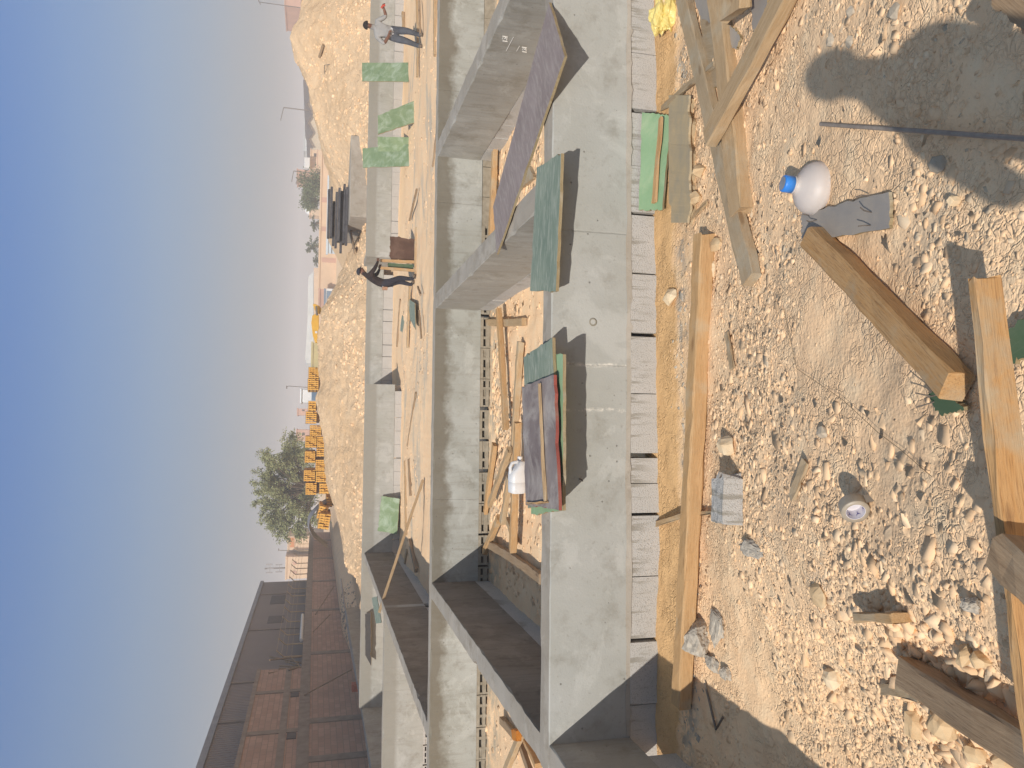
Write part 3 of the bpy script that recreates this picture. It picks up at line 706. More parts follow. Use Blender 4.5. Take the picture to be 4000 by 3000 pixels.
for a, b, w, h, m, l in (((2838, 1303), (2862, 1442), .036, .012, M_WOOD_GREY, 'greenish grey lath beside the middle of the long orange-brown beam'),
        ((3146, 1803), (3094, 1942), .036, .014, M_WOOD_GREY, 'grey splintered lath between the cement block lump and the tape roll'),
        ((3452, 2692), (3592, 2718), .035, .016, M_WOOD_GREY, 'speckled grey lath stub touching the weathered split timber'),
        ((2585, 425), (2792, 248), .03, .02, M_WOOD_GREY, 'narrow grey lath poking under the dusty timbers toward the mint board'),
        ((2560, 2048), (2700, 2004), .03, .012, M_WOOD_TAN, 'dusty lath passing under the long orange-brown beam'),
        ((2725, 2004), (2832, 2006), .022, .01, M_WOOD_TAN, 'tan splinter sticking out from the long orange-brown beam'),
        ((2700, 852), (2760, 790), .026, .008, M_WOOD_TAN, 'pinkish splinter lying in the dark gap of the cement slab')):
    timber(GZ(a[0], a[1], h * .5 + .012), GZ(b[0], b[1], h * .5 + .012), w, h, m, l, 'lath', 'wood lath', LG)

def gboard(px, dz, *a, **k): return board(a[0], [GZ(x, y, dz if not isinstance(dz, (list, tuple)) else dz[i]) for i, (x, y) in enumerate(px)], *a[1:], **k)
o = gboard([(3130, 832), (3470, 748), (3473, 893), (3134, 942)], .022, 'plywood_scrap', .012, M_PLY_GREY, M_PLYEDGE, 'grey rectangular board with bent nails beside the water jug', group='plywood scraps')
nails(o, [GZ(3160, 840, .022), GZ(3190, 860, .022), GZ(3395, 765, .022), GZ(3405, 830, .022), GZ(3400, 880, .022), GZ(3215, 905, .022)])
o = gboard([(3626, 1542), (3685, 1504), (3770, 1600), (3656, 1624)], .03, 'plywood_scrap', .015, M_PLY_DGREEN, M_PLYEDGE, 'small dark green scrap under the tip of the orange timber', group='plywood scraps')
nails(o, [GZ(3640, 1548, .03), GZ(3648, 1570, .03), GZ(3700, 1540, .03)])
o = gboard([(3924, 1302), (4030, 1222), (4060, 1360), (3948, 1421)], .04, 'plywood_scrap', .015, M_PLY_DGREEN, M_PLYEDGE, 'dark green scrap with nails behind the near tilted board', group='plywood scraps')
nails(o, [GZ(3945, 1325, .04), GZ(3940, 1345, .04)])
gboard([(2690, -60), (2802, -60), (2790, 100), (2735, 62)], .025, 'plywood_scrap', .015, M_PLY_GREY, M_PLYEDGE, 'bluish grey scrap half under the thick dusty timber', group='plywood scraps')
gboard([(2935, -60), (3020, -60), (2962, 112), (2937, 112)], .022, 'plywood_scrap', .015, M_PLY_GREY, M_PLYEDGE, 'lavender grey scrap tucked under the slanting timber', group='plywood scraps')
gboard([(2850, 100), (2892, 142), (2874, 195), (2850, 170)], .02, 'plywood_scrap', .012, M_PLY_GREY, M_PLYEDGE, 'tiny blue-grey scrap beside the thick dusty timber', group='plywood scraps')
gboard([(2735, 60), (2802, 40), (2832, 350), (2760, 330)], .018, 'plywood_scrap', .012, M_WOOD_GREY, M_PLYEDGE, 'dusty tan strip of board with nails between two dusty timbers', group='plywood scraps')
gboard([(3865, 0), (4002, 127), (4120, -40), (3980, -170)], [.22, .19, .21, .25], 'plank', .03, M_WOOD_OLD, M_WOOD_OLD, 'brownish plank corner raised over the gravel beside the photographer shadow', 'wooden plank')
# thin cement slab by the mint board
mb = MB(); pts = []
rr = random.Random(77)
for i in range(40): 
    t = i / 39; q = GZ(2690 + 14 * float(fbm(t * 9, 2.2, 33, 3)), 372 + 498 * t, .052); pts.append(q)
far = [GZ(2612 + (10 if t > .85 else 0), 372 + 498 * t, .05) for t in [i / 39 for i in range(40)]]
for i in range(39):
    mb.quad(far[i], far[i+1], pts[i+1], pts[i])
    lo = [Vector((p_.x, p_.y + .035, p_.z - .03)) for p_ in (pts[i], pts[i+1])]; lo2 = [Vector((p_.x, p_.y + .05, p_.z - .09)) for p_ in (pts[i], pts[i+1])]
    mid = [Vector((p_.x, p_.y, p_.z - .014)) for p_ in (pts[i], pts[i+1])]
    mb.quad(pts[i], pts[i+1], mid[1], mid[0]); mb.quad(mid[0], mid[1], lo[1], lo[0]); mb.quad(lo[0], lo[1], lo2[1], lo2[0])
o = mb.build('cement_slab', plain('tan_cement', lin(186, 166, 132), lin(166, 154, 132), 9, .95, .1, .004, 'World')); tag(o, 'thin crumbling tan cement slab edge in front of the mint green board', 'cement slab')

BG = 'film plywood boards on the front wall'
ZB = TOP + .022
b1 = board('plywood_board', [PZ(2145, 9, ZB + .012), PZ(2206, 221, ZB + .012), PZ(1940, 996, ZB + .012), PZ(1926, 809, ZB + .012)], .018, M_PLY_PURPLE, M_PLYEDGE, 'long purple-grey board reaching diagonally from the front wall to the middle cross wall', group=BG)
board('plywood_board', [PZ(2192, 597, ZB), PZ(2172, 1136, ZB), PZ(2070, 1136, ZB), PZ(2097, 655, ZB)], .02, M_PLY_TEAL, M_PLYEDGE, 'single teal board with swirling grey cement film lying across the front wall', group=BG)
board('plywood_board', [PZ(2199, 1383, ZB), PZ(2198, 1994, ZB), PZ(2075, 2010, ZB), PZ(2062, 1395, ZB)], .02, M_PLY_MINT, M_PLYEDGE, 'lowest pale green board of the stack on the front wall', group=BG)
board('plywood_board', [PZ(2158, 1320, ZB + .024), PZ(2178, 1962, ZB + .024), PZ(2062, 1985, ZB + .024), PZ(2045, 1396, ZB + .024)], .02, M_PLY_TEAL, M_PLYEDGE, 'green board sticking out from under the red-edged purple board', group=BG)
plain_scr = mat_ply('scraped_film', lin(142, 132, 128), lin(112, 100, 98), lin(172, 164, 156), .9, False)
ob = board('plywood_board', [PZ(2163, 1465, ZB + .046), PZ(2183, 1993, ZB + .046), PZ(2053, 1972, ZB + .046), PZ(2038, 1510, ZB + .046)], .02, plain_scr, M_PLY_RED, 'scraped dark purple board with a red edge, topmost of the stack', group=BG)
timber(PZ(2109, 1500, ZB + .058), PZ(2130, 1957, ZB + .058), .02, .018, M_WOOD_TAN, 'thin straight lath lying along the red-edged purple board', 'lath', 'wood lath')
timber(PZ(2057, 1966, ZB + .055), PZ(2138, 1961, ZB + .055), .012, .010, M_WOOD_NEW, 'tiny stick across the end of the red-edged purple board', 'lath', 'wood lath')
pt = [PY(2512, 441, W1Y - .02), PY(2497, 822, W1Y - .02), GZ(2590, 822, .045), GZ(2610, 448, .045)]
board('plywood_board', pt, .016, M_PLY_MINT, M_PLYEDGE, 'small mint green board leaning low against the cement blocks', group='plywood scraps')
d = Vector((0, -.012, .016))
timber(pt[0].lerp(pt[3], .78).lerp(pt[1].lerp(pt[2], .78), .05) + d, pt[0].lerp(pt[3], .68).lerp(pt[1].lerp(pt[2], .68), .93) + d, .042, .016, M_WOOD_NEW, 'split lath lying on the small mint green board', 'lath', 'wood lath')

# timbers in the near bay
BAY = 'timbers lying in the near bay'
def bay(a, b, z, w, h, m, l): timber(PZ(a[0], a[1], z), PZ(b[0], b[1], z), w, h, m, l, 'timber', 'timber', BAY)
bay((1948, 1208), (1976, 1674), .10, .085, .06, M_WOOD_NEW, 'long bay timber resting on the short cross piece')
bay((1905, 1259), (2048, 1257), .035, .085, .06, M_WOOD_TAN, 'short cross piece under the long bay timber')
bay((2034, 1335), (2003, 1810), .05, .085, .07, M_WOOD_TAN, 'dusty bay timber behind the stack of boards')
bay((2022, 1650), (2003, 2156), .12, .085, .07, M_WOOD_NEW, 'orange bay timber passing under the white jerrycan')
bay((1932, 1735), (1896, 2002), .05, .10, .05, M_WOOD_NEW, 'bay plank lying close along the hollow block slots')
bay((1990, 1755), (1912, 1972), .12, .085, .05, M_WOOD_TAN, 'bay timber slanting over the plank by the slots')
bay((1991, 1866), (1963, 2042), .16, .085, .06, M_WOOD_TAN, 'short bay timber with cement-grey tip below the jerrycan')
bay((1952, 2020), (1893, 2155), .08, .085, .06, M_WOOD_NEW, 'bay timber whose end reaches into the cross wall shadow')
bay((1914, 2128), (2118, 2262), .06, .10, .06, M_WOOD_OLD, 'bay timber half in shadow along the cross wall foot')
bay((1934, 580), (1920, 918), .06, .10, .07, M_WOOD_NEW, 'yellow bay timber beside the purple board under the second wall')
bay((1980, 2030), (2015, 2120), .05, .07, .04, M_WOOD_TAN, 'little cement-crusted stick under the bay pile')
LC = 'timbers in the shaded left cell'
for a, b, z, w, h, m, l in (((1960, 2812), (2030, 2890), .05, .09, .06, M_WOOD_OLD, 'dark stake lying in shade behind the crossed sticks'),
        ((2040, 2858), (1976, 3010), .14, .085, .05, M_WOOD_TAN, 'pale stick crossing over another in the shaded cell'),
        ((2027, 2880), (2080, 3040), .07, .085, .05, M_WOOD_OLD, 'brown stick under the pale one in the shaded cell'),
        ((2057, 2885), (2106, 2990), .06, .05, .09, M_WOOD_NEW, 'sunlit timber edge along the near cross wall foot')):
    timber(PZ(a[0], a[1], z), PZ(b[0], b[1], z), w, h, m, l, 'timber', 'timber', LC)
o = timber(PZ(2010, 2868, .2), PZ(2026, 2874, .2), .10, .06, plain('orange_paint', lin(196, 128, 48), lin(170, 104, 40), 12), 'orange painted wood stub on the crossed sticks', 'offcut', 'wood offcut')
board('plywood_scrap', [PZ(1985, 700, .03), PZ(2060, 640, .03), PZ(2085, 690, .03), PZ(2010, 760, .03)], .05, M_WOOD_GREY, M_WOOD_GREY, 'cement-coated plank piece between the teal board and the purple board', group='plywood scraps')

# white jerrycan lying on the timbers
c = PZ(2020, 1862, .24); can = empty('jerrycan', c, (math.radians(8), 0, math.radians(-3))); tag(can, 'white translucent jerrycan with a handle lying on the bay timbers', 'jerrycan')
t = NT('white_plastic', .35, .5); t.b.inputs['Subsurface Weight'].default_value = .2; t.b.inputs['Subsurface Radius'].default_value = (.02, .02, .02)
M_WPLAST = t.color(lin(214, 212, 210))
mb = MB(); 
prof = [(-.165, .05, .045), (-.16, .075, .07), (-.10, .08, .078), (-.04, .08, .078), (.02, .079, .076), (.03, .079, .035)]
rings = []
for xx, hw, hh in [(-.165, .06, .055), (-.158, .078, .075), (-.06, .08, .08), (-.055, .077, .077), (-.045, .077, .077), (-.04, .08, .08), (.04, .08, .08)]:
    R = []
    for k in range(20):
        a = 2 * math.pi * k / 20; cx, sx = math.cos(a), math.sin(a)
        R.append((xx, hw * math.copysign(abs(cx) ** .45, cx), hh * math.copysign(abs(sx) ** .45, sx)))
    rings.append(R)
for xx, hw, z0, z1 in [(.09, .076, -.08, .03), (.15, .07, -.078, .0), (.158, .05, -.06, -.02)]:
    R = []
    for k in range(20):
        a = 2 * math.pi * k / 20; cx, sx = math.cos(a), math.sin(a)
        R.append((xx, hw * math.copysign(abs(cx) ** .5, cx), (z0 + z1) / 2 + (z1 - z0) / 2 * math.copysign(abs(sx) ** .5, sx)))
    rings.append(R)
mb.add([q for R in rings for q in R], [(i*20+k, i*20+(k+1)%20, (i+1)*20+(k+1)%20, (i+1)*20+k) for i in range(len(rings)-1) for k in range(20)] + [tuple(range(20)), tuple(range(len(rings)*20-1, len(rings)*20-21, -1))], 0, True)
mb.build('body', M_WPLAST, can)
mb = MB(); mb.tube([(.03, 0, .07), (.09, 0, .076), (.135, 0, .06), (.15, 0, -.005)], .017, 10); mb.build('handle', M_WPLAST, can)
mb = MB(); mb.lathe([(.0, .045), (.024, .045), (.026, .04), (.026, .0), (.02, -.01)], 16, 0, Matrix.Translation((.155, .03, -.04)) @ Matrix.Rotation(math.radians(90), 4, 'Y')); mb.build('cap', M_WPLAST, can)

# water jug on the gravel
c = GZ(3196, 738, .0); jug = empty('water_jug', (c.x, c.y, c.z - .02), (math.radians(-8), math.radians(6), 0)); tag(jug, 'squat frosted water jug with a bright blue cap on the gravel', 'water jug')
t = NT('frosted_plastic', .3, .45); t.b.inputs['Subsurface Weight'].default_value = .35; t.b.inputs['Subsurface Radius'].default_value = (.03, .025, .022); 
t.b.inputs['Transmission Weight'].default_value = .25; t.b.inputs['Roughness'].default_value = .5; M_JUG = t.color(lin(216, 206, 198))
mb = MB(); mb.lathe([(.0, .0), (.088, .0), (.099, .010), (.102, .028), (.1005, .032), (.101, .038), (.096, .058), (.084, .076), (.062, .092), (.042, .103), (.031, .112), (.028, .130)], 40); mb.build('body', M_JUG, jug)
mb = MB(); mb.lathe([(.029, .117), (.033, .117), (.034, .120), (.029, .122)], 28); mb.build('neck_ring', M_JUG, jug)
mb = MB(); mb.lathe([(.0305, .124), (.0325, .124), (.0325, .158), (.030, .162), (.012, .1625), (0.0, .1625)], 32); mb.build('cap', plain('blue_cap', lin(56, 134, 214), lin(48, 120, 204), 10, .4, .5), jug)
mb = MB(); mb.lathe([(.0255, .1632), (.0, .1634)], 24); mb.build('cap_seal', plain('cap_seal', lin(150, 150, 154), lin(130, 132, 138), 20, .5), jug)

# roll of tape with the printed core
c = GZ(3336, 1984, .046); tape = empty('tape_roll', c); 
ax = Vector((-.52, -.74, .30)).normalized(); tape.rotation_euler = ax.to_track_quat('Z', 'Y').to_euler(); tag(tape, 'roll of brown packing tape with a white printed core standing tilted on gravel', 'tape roll')
mb = MB(); mb.lathe([(.031, .022), (.046, .022), (.0465, .02), (.0465, -.02), (.046, -.022), (.031, -.022)], 40); mb.build('tape', plain('brown_tape', lin(168, 156, 138), lin(150, 138, 120), 30, .45, .5), tape)
mb = MB(); mb.lathe([(.0305, .0225), (.0305, -.0225)], 40); mb.lathe([(.0315, .0225), (.0305, .0225)], 40); mb.build('core', plain('white_core', lin(226, 222, 226), lin(210, 206, 214), 30, .7), tape)
mb = MB(); mb.lathe([(.0302, -.0218), (.0, -.0218)], 24); mb.build('core_film', plain('core_film', lin(206, 200, 200), lin(190, 184, 186), 30, .6), tape)
M_INK = plain('blue_ink', lin(74, 72, 150), lin(64, 62, 140), 30, .6)
for k, ang in enumerate([.35 + 2 * math.pi * q / 7 for q in range(7)]):
    mb = MB(); 
    def cyl(u, v, a0=ang): 
        a = a0 + u / .0296; return (.0296 * math.cos(a), .0296 * math.sin(a), v)
    for shp in ([(-.009, .009), (-.002, .001), (0, -.003), (-.004, .0)], [(.009, .009), (.002, .001), (0, -.003), (.004, .0)], [(-.0022, .002), (.0022, .002), (.001, -.007), (-.001, -.007)], [(-.004, -.0095), (.004, -.0095), (.004, -.0108), (-.004, -.0108)]):
        mb.add([cyl(*q) for q in shp], [(0, 1, 2, 3)])
    mb.build('bird_print', M_INK, tape)
mb = MB(); vs = [(.044, -.02, -.021), (.044, -.02, .02), (.058, -.045, .02), (.058, -.045, -.021), (.068, -.075, .012), (.066, -.075, -.01)]
vs2 = [(x_ + .0006, y_, z_) for x_, y_, z_ in vs]
mb.add(vs + vs2, [(0, 1, 2, 3), (3, 2, 4, 5), (6, 9, 8, 7), (9, 11, 10, 8)]); mb.build('loose_end', bpy.data.materials['brown_tape'], tape)

# lumps of concrete and the larger stones
M_STONE = plain('limestone', lin(212, 186, 148), lin(188, 158, 120), 16, .92, .12, .008)
M_STONE_P = plain('pale_limestone', lin(226, 206, 174), lin(208, 182, 146), 16, .92, .12, .008)
M_SLATE = plain('grey_stone', lin(188, 174, 154), lin(170, 156, 136), 22, .9, .15, .004)
def stone(x, y, dx, dy, hgt, mat, label, name='stone', cat='stone', seed=None, shapes=None, rot=0.0, sink=.3, group='single stones', crumb=False):
    """one stone filling dx by dy of the survey picture (dx down the slope of sight, dy across)"""
    c = GZ(x, y, 0); a = GZ(x + dx / 2, y); b = GZ(x, y + dy / 2); ry = abs(a.y - c.y); rx = abs(b.x - c.x)
    rr = random.Random(seed or int(x * 7 + y)); ry = max(ry * .78, .012)
    bm = bmesh.new()
    for k in range(26):
        v = Vector((rr.gauss(0, 1), rr.gauss(0, 1), rr.gauss(0, 1))).normalized() * rr.uniform(.82, 1.04); bm.verts.new((v.x * rx, v.y * ry, v.z * hgt))
    r = bmesh.ops.convex_hull(bm, input=bm.verts); bmesh.ops.delete(bm, geom=[e for e in r['geom_interior'] if isinstance(e, bmesh.types.BMVert)], context='VERTS')
    bmesh.ops.subdivide_edges(bm, edges=bm.edges, cuts=1, use_grid_fill=True)
    for v in bm.verts: v.co += Vector((rr.gauss(0, .02 * rx), rr.gauss(0, .02 * rx), rr.gauss(0, .02 * rx)))
    if crumb:
        bmesh.ops.triangulate(bm, faces=bm.faces); bmesh.ops.subdivide_edges(bm, edges=bm.edges, cuts=2, use_grid_fill=True)
        for v in bm.verts:
            q = v.co / max(rx, .01); d_ = 1 + .30 * float(fbm(q.x * 2.6 + q.z, q.y * 2.6 + 2 * q.z, 83, 4)) + rr.gauss(0, .02); v.co = v.co * d_
    me = bpy.data.meshes.new(name); bm.to_mesh(me); bm.free()
    o = link(name, me, mat); o.location = (c.x, c.y, c.z + hgt * (1 - 2 * sink)); o.rotation_euler = (0, 0, rot); tag(o, label, cat, group); return o
CH = 'lumps of broken concrete'
stone(2742, 2505, 110, 190, .08, M_CHUNK, 'big crumbly concrete lump nearest the shaded end of the long beam', 'concrete_lump', 'concrete lump', group=CH, crumb=True)
stone(2808, 2440, 72, 165, .04, M_CHUNK, 'slab-like concrete fragment lying against the crumbly lump', 'concrete_lump', 'concrete lump', rot=.35, group=CH, crumb=True)
stone(2843, 2630, 52, 60, .035, M_CHUNK, 'fist-sized grey lump at the shadow edge', 'concrete_lump', 'concrete lump', group=CH, crumb=True)
stone(2790, 2590, 60, 70, .03, M_CHUNK, 'low crumbling lump between the big lump and the shadow edge', 'concrete_lump', 'concrete lump', group=CH, crumb=True)
stone(2945, 2142, 92, 70, .028, M_CHUNK, 'flat bluish concrete lump alone on gravel below the long beam', 'concrete_lump', 'concrete lump', group=CH, crumb=True)
stone(3818, 2362, 80, 70, .03, M_CHUNK, 'grey rubbly lump beside the near board shadow', 'concrete_lump', 'concrete lump', group=CH, crumb=True)
stone(2856, 1740, 62, 86, .05, M_STONE_P, 'pale pointed stone above the cement block piece')
stone(2742, 667, 55, 62, .045, M_STONE, 'round stone beside the hollow of the cement slab')
stone(2728, 775, 60, 62, .04, M_STONE, 'twin-knobbed stone at the hollow of the cement slab')
stone(2782, 1050, 40, 88, .025, M_STONE_P, 'long flat pale stone touching the far end of the long beam')
stone(2628, 1160, 54, 75, .045, M_STONE_P, 'chunky pale stone on the orange sand behind the beam')
stone(2805, 955, 46, 60, .03, M_STONE, 'tan stone just past the tip of the long beam')
stone(3503, 50, 66, 70, .018, M_SLATE, 'flat round grey stone near the photographer shadow')
stone(3330, 45, 38, 46, .014, M_SLATE, 'small crooked grey stone lying by the flat round one')
stone(3246, 162, 38, 66, .012, M_SLATE, 'oval grey stone close to the shadow of the head')
stone(3324, 165, 28, 60, .012, M_SLATE, 'narrow grey stone close to the shadow of the head')
stone(3208, 2322, 66, 92, .026, M_STONE, 'wide smooth tan stone midway between the offcut and the concrete lumps')
stone(3264, 2648, 52, 82, .045, M_STONE_P, 'upright pale stone casting a shadow on the stony patch')
stone(3672, 640, 70, 80, .018, M_SLATE, 'blue-grey stone half in the photographer shadow')
stone(3220, 1690, 48, 66, .02, M_SLATE, 'dark wedge stone between jug and tape roll')
stone(3742, 787, 42, 48, .03, M_STONE_P, 'clean whitish stone beside the grey nailed board')
for x, y, a, b, h, l in ((3700, 2822, 100, 110, .05, 'largest boulder under the weathered split timber'), (3590, 2826, 72, 95, .045, 'long boulder lying beside the speckled lath stub'),
        (3828, 2940, 84, 60, .04, 'square boulder at the picture corner'), (3950, 2960, 62, 64, .05, 'smooth boulder nearest the viewer'), (3790, 2560, 60, 90, .035, 'boulder leaning against the near board shadow'), (3850, 2575, 56, 60, .04, 'whitish boulder peeping from the near board shadow')):
    stone(x, y, a, b, h, M_STONE, l, 'boulder', 'boulder', group='boulders')
# broken piece of cement block
c = GZ(2880, 1950, .0); bl = empty('broken_block', (c.x, c.y, c.z), (math.radians(-6), math.radians(4), math.radians(4))); tag(bl, 'broken piece of grey cement block with a jagged end', 'cement block')
bm = bmesh.new(); rr = random.Random(9)
bmesh.ops.create_grid(bm, x_segments=10, y_segments=8, size=.5)
for v in bm.verts: v.co = Vector((v.co.x * .24, v.co.y * .14, .105 + rr.gauss(0, .002)))
g = bm.verts[:]; 
r = bmesh.ops.extrude_face_region(bm, geom=bm.faces[:]); 
for e in r['geom']:
    if isinstance(e, bmesh.types.BMVert): e.co.z = -.01
for v in bm.verts:
    if v.co.x > .105: v.co.x += rr.uniform(-.05, .015); v.co.y *= .86
    if v.co.x < -.11: v.co.x += rr.uniform(-.006, .006)
bmesh.ops.recalc_face_normals(bm, faces=bm.faces)
me = bpy.data.meshes.new('lump'); bm.to_mesh(me); bm.free(); link('lump', me, M_BLOCK, bl)

# crumpled yellow bag by the block course
c = GZ(2592, 48, .05); bm = bmesh.new(); bmesh.ops.create_icosphere(bm, subdivisions=4, radius=1)
for v in bm.verts:
    n = float(fbm(v.co.x * 2 + 5, v.co.y * 2 + v.co.z * 2.3, 81, 4)); v.co = Vector((v.co.x * .15, v.co.y * .085, v.co.z * .085)) * (1 + .75 * n)
    v.co.z = max(v.co.z, -.05)
me = bpy.data.meshes.new('plastic_bag'); bm.to_mesh(me); bm.free()
t = NT('yellow_bag', .35, .5); v = t.coord('Object'); col = t.mix(t.ramp(t.noise(v, 12, 4), [(.58, 0.), (.66, .8)]), lin(222, 202, 124), lin(200, 180, 162)); col = t.mix(t.ramp(t.noise(v, 20, 2), [(.68, 0.), (.70, .9)]), col, lin(200, 70, 50)); t.bump(t.noise(v, 22, 5), .6, .02)
bag = link('plastic_bag', me, t.color(col)); bag.location = c; tag(bag, 'crumpled yellow printed plastic bag against the cement blocks', 'plastic bag')

# steel rod, bent stirrup, wire
def rod(pts, r, m, name, label, cat): 
    mb = MB(); mb.tube(pts, r, 8); o = mb.build(name, m); tag(o, label, cat); return o
rod([GZ(3206, 485, .02), GZ(3600, 512, .03), GZ(4050, 545, .05)], .0072, plain('grey_rod', lin(158, 146, 134), lin(136, 124, 114), 30, .7), 'steel_rod', 'thin grey steel rod lying across the photographer shadow', 'steel rod')
rod([GZ(2754, 2668, .015), GZ(2797, 2850, .02), GZ(2824, 2802, .02)], .007, M_STEEL, 'bent_bar', 'bent steel bar shaped like a V lying in the wall shadow', 'bent bar')
rod([GZ(3060, 1205, .016), GZ(3112, 1440, .016), GZ(3290, 1560, .017), GZ(3430, 1690, .017), GZ(3510, 1750, .016), GZ(3640, 1862, .016)], .0010, plain('thread', lin(150, 128, 96), lin(130, 108, 80)), 'binding_wire', 'thin binding wire running over the middle gravel', 'wire')
# little hook and sunken bolt hole on the front wall
mb = MB(); q = PY(2316, 1258, W1Y - .001); mb.lathe([(.0, -.006), (.012, -.006), (.018, .001), (.028, .002), (.028, -.012)], 16, 0, Matrix.Translation(q) @ Matrix.Rotation(math.radians(90), 4, 'X')); o = mb.build('tie_hole', plain('tie_hole_plug', lin(150, 144, 130), lin(130, 124, 110))); tag(o, 'round tie plug set in the middle of the front wall face', 'tie plug')
rod([PY(2262, 1871, W1Y + .002), PY(2270, 1872, W1Y - .03), PY(2277, 1880, W1Y - .032)], .004, M_STEEL, 'wire_hook', 'tiny bent wire hook sticking from the front wall face', 'wire hook')

# chalk marks on the damp side of the cross wall: a figure 2 in brackets, twice
M_CHALK = plain('white_chalk', lin(226, 220, 210), lin(206, 200, 190), 40, .9, .1)
cw = [o for o in bpy.data.objects if o.get('label', '').startswith('cross wall with chalk')][0]
for (bars, two) in (([((1963, 141), (1983, 145)), ((1963, 159), (1982, 162))], [(1965, 148), (1963, 153), (1968, 156), (1975, 147), (1981, 149), (1980, 157)]),
                    ([((2039, 184), (2057, 187)), ((2040, 201), (2057, 204))], [(2044, 190), (2042, 195), (2046, 198), (2052, 190), (2056, 192), (2055, 199)]),
                    ([((2006, 145), (1978, 198)), ((2030, 180), (2018, 200))], None)):
    mb = MB()
    for a_, b_ in bars: mb.tube([PX(a_[0], a_[1], 3.497), PX(b_[0], b_[1], 3.497)], .006 if two else .003, 5)
    if two: mb.tube([PX(x_, y_, 3.497) for x_, y_ in two], .005, 5)
    o = mb.build('chalk_mark', M_CHALK); o.parent = cw; o.matrix_parent_inverse = Matrix.Translation(-Vector(cw.location))

# ------------------------------------------------------------------ people
def bone_dist(p, a, b):
    ab = b - a; t = max(0, min(1, (p - a).dot(ab) / max(ab.length_squared, 1e-9))); return (p - (a + ab * t)).length
def figure(name, label, J, B, root, mats, M, sub=2, bulk=True):
    """J joint -> (x, y, z, radius); B list of (joint, joint, material); one skinned surface"""
    names = list(J); ix = {n: i for i, n in enumerate(names)}
    me = bpy.data.meshes.new(name); me.from_pydata([J[n][:3] for n in names], [(ix[a], ix[b]) for a, b, _ in B], [])
    o = bpy.data.objects.new(name, me); C.objects.link(o)
    sc_ = 1.16 if bulk else 1.0
    sk = o.modifiers.new('skin', 'SKIN'); sk.use_smooth_shade = True
    for n in names:
        sv = me.skin_vertices[0].data[ix[n]]; kk = sc_ if J[n][3] > .044 and n not in ('head', 'crown', 'neck') else 1.0; sv.radius = (J[n][3] * kk, (J[n][3] if len(J[n]) < 5 else J[n][4]) * kk); sv.use_root = (n == root)
    ss = o.modifiers.new('sub', 'SUBSURF'); ss.levels = sub; ss.render_levels = sub
    dg = bpy.context.evaluated_depsgraph_get(); new = bpy.data.meshes.new_from_object(o.evaluated_get(dg))
    o.modifiers.clear(); o.data = new; new.name = name
    new.materials.clear()
    for m in mats: new.materials.append(m)
    segs = [(Vector(J[a][:3]), Vector(J[b][:3]), max(J[a][3], J[b][3]), k) for a, b, k in B]
    for p in new.polygons:
        p.use_smooth = True; c = p.center
        p.material_index = min(segs, key=lambda s: bone_dist(c, s[0], s[1]) / s[2])[3]
    o.matrix_world = M; tag(o, label, 'person'); return o
def hand(J, B, side, w, d, curl, k):
    """palm and five fingers grown from the wrist joint w along direction d, fingers curling toward curl"""
    W_ = Vector(J[w][:3]); d = Vector(d).normalized(); cu = Vector(curl).normalized(); s = d.cross(cu).normalized()
    pm = side + '_palm'; J[pm] = (*(W_ + d * .055), .026, .018); B.append((w, pm, k))
    for i, (off, ln) in enumerate(((-.030, .060), (-.011, .075), (.009, .078), (.028, .062))):
        a = W_ + d * .095 + s * off; b = a + (d * .7 + cu * .6).normalized() * ln * .5; c = b + (d * .1 + cu).normalized() * ln * .5
        for q, (n_, v, r) in enumerate((('a', a, .0095), ('b', b, .0085), ('c', c, .0075))):
            J['%s_f%d%s' % (side, i, n_)] = (*v, r)
        B += [(pm, '%s_f%da' % (side, i), k), ('%s_f%da' % (side, i), '%s_f%db' % (side, i), k), ('%s_f%db' % (side, i), '%s_f%dc' % (side, i), k)]
    a = W_ + d * .04 - s * .036; b = a + (d * .6 + cu * .6 - s * .3).normalized() * .045
    J[side + '_t1'] = (*a, .011); J[side + '_t2'] = (*b, .009); B += [(pm, side + '_t1', k), (side + '_t1', side + '_t2', k)]
M_SKIN = plain('brown_skin', lin(120, 82, 62), lin(104, 70, 54), 20, .6, .35)
M_SHIRT = plain('pale_grey_shirt', lin(156, 154, 150), lin(138, 136, 134), 9, .9, .1, .004)
M_CLOTH = plain('white_waist_cloth', lin(196, 196, 198), lin(176, 178, 182), 9, .9, .1)
M_JEANS = plain('worn_jeans', lin(92, 96, 104), lin(72, 76, 84), 7, .9, .1, .004)
M_SHOE = plain('dusty_shoes', lin(120, 106, 92), lin(96, 86, 76), 20, .8)
M_DSHIRT = plain('dark_brown_shirt', lin(58, 48, 46), lin(46, 40, 40), 9, .9, .1, .004)
M_DTROUS = plain('dark_trousers', lin(56, 56, 64), lin(46, 46, 54), 8, .9, .1, .004)
M_CAP = plain('dark_cap', lin(52, 52, 60), lin(44, 44, 52), 20, .9)
M_HAIR = plain('dark_hair', lin(40, 34, 30), lin(30, 26, 24), 40, .8)
M_EYE = plain('eye', lin(30, 24, 22), lin(24, 20, 18), 10, .3)

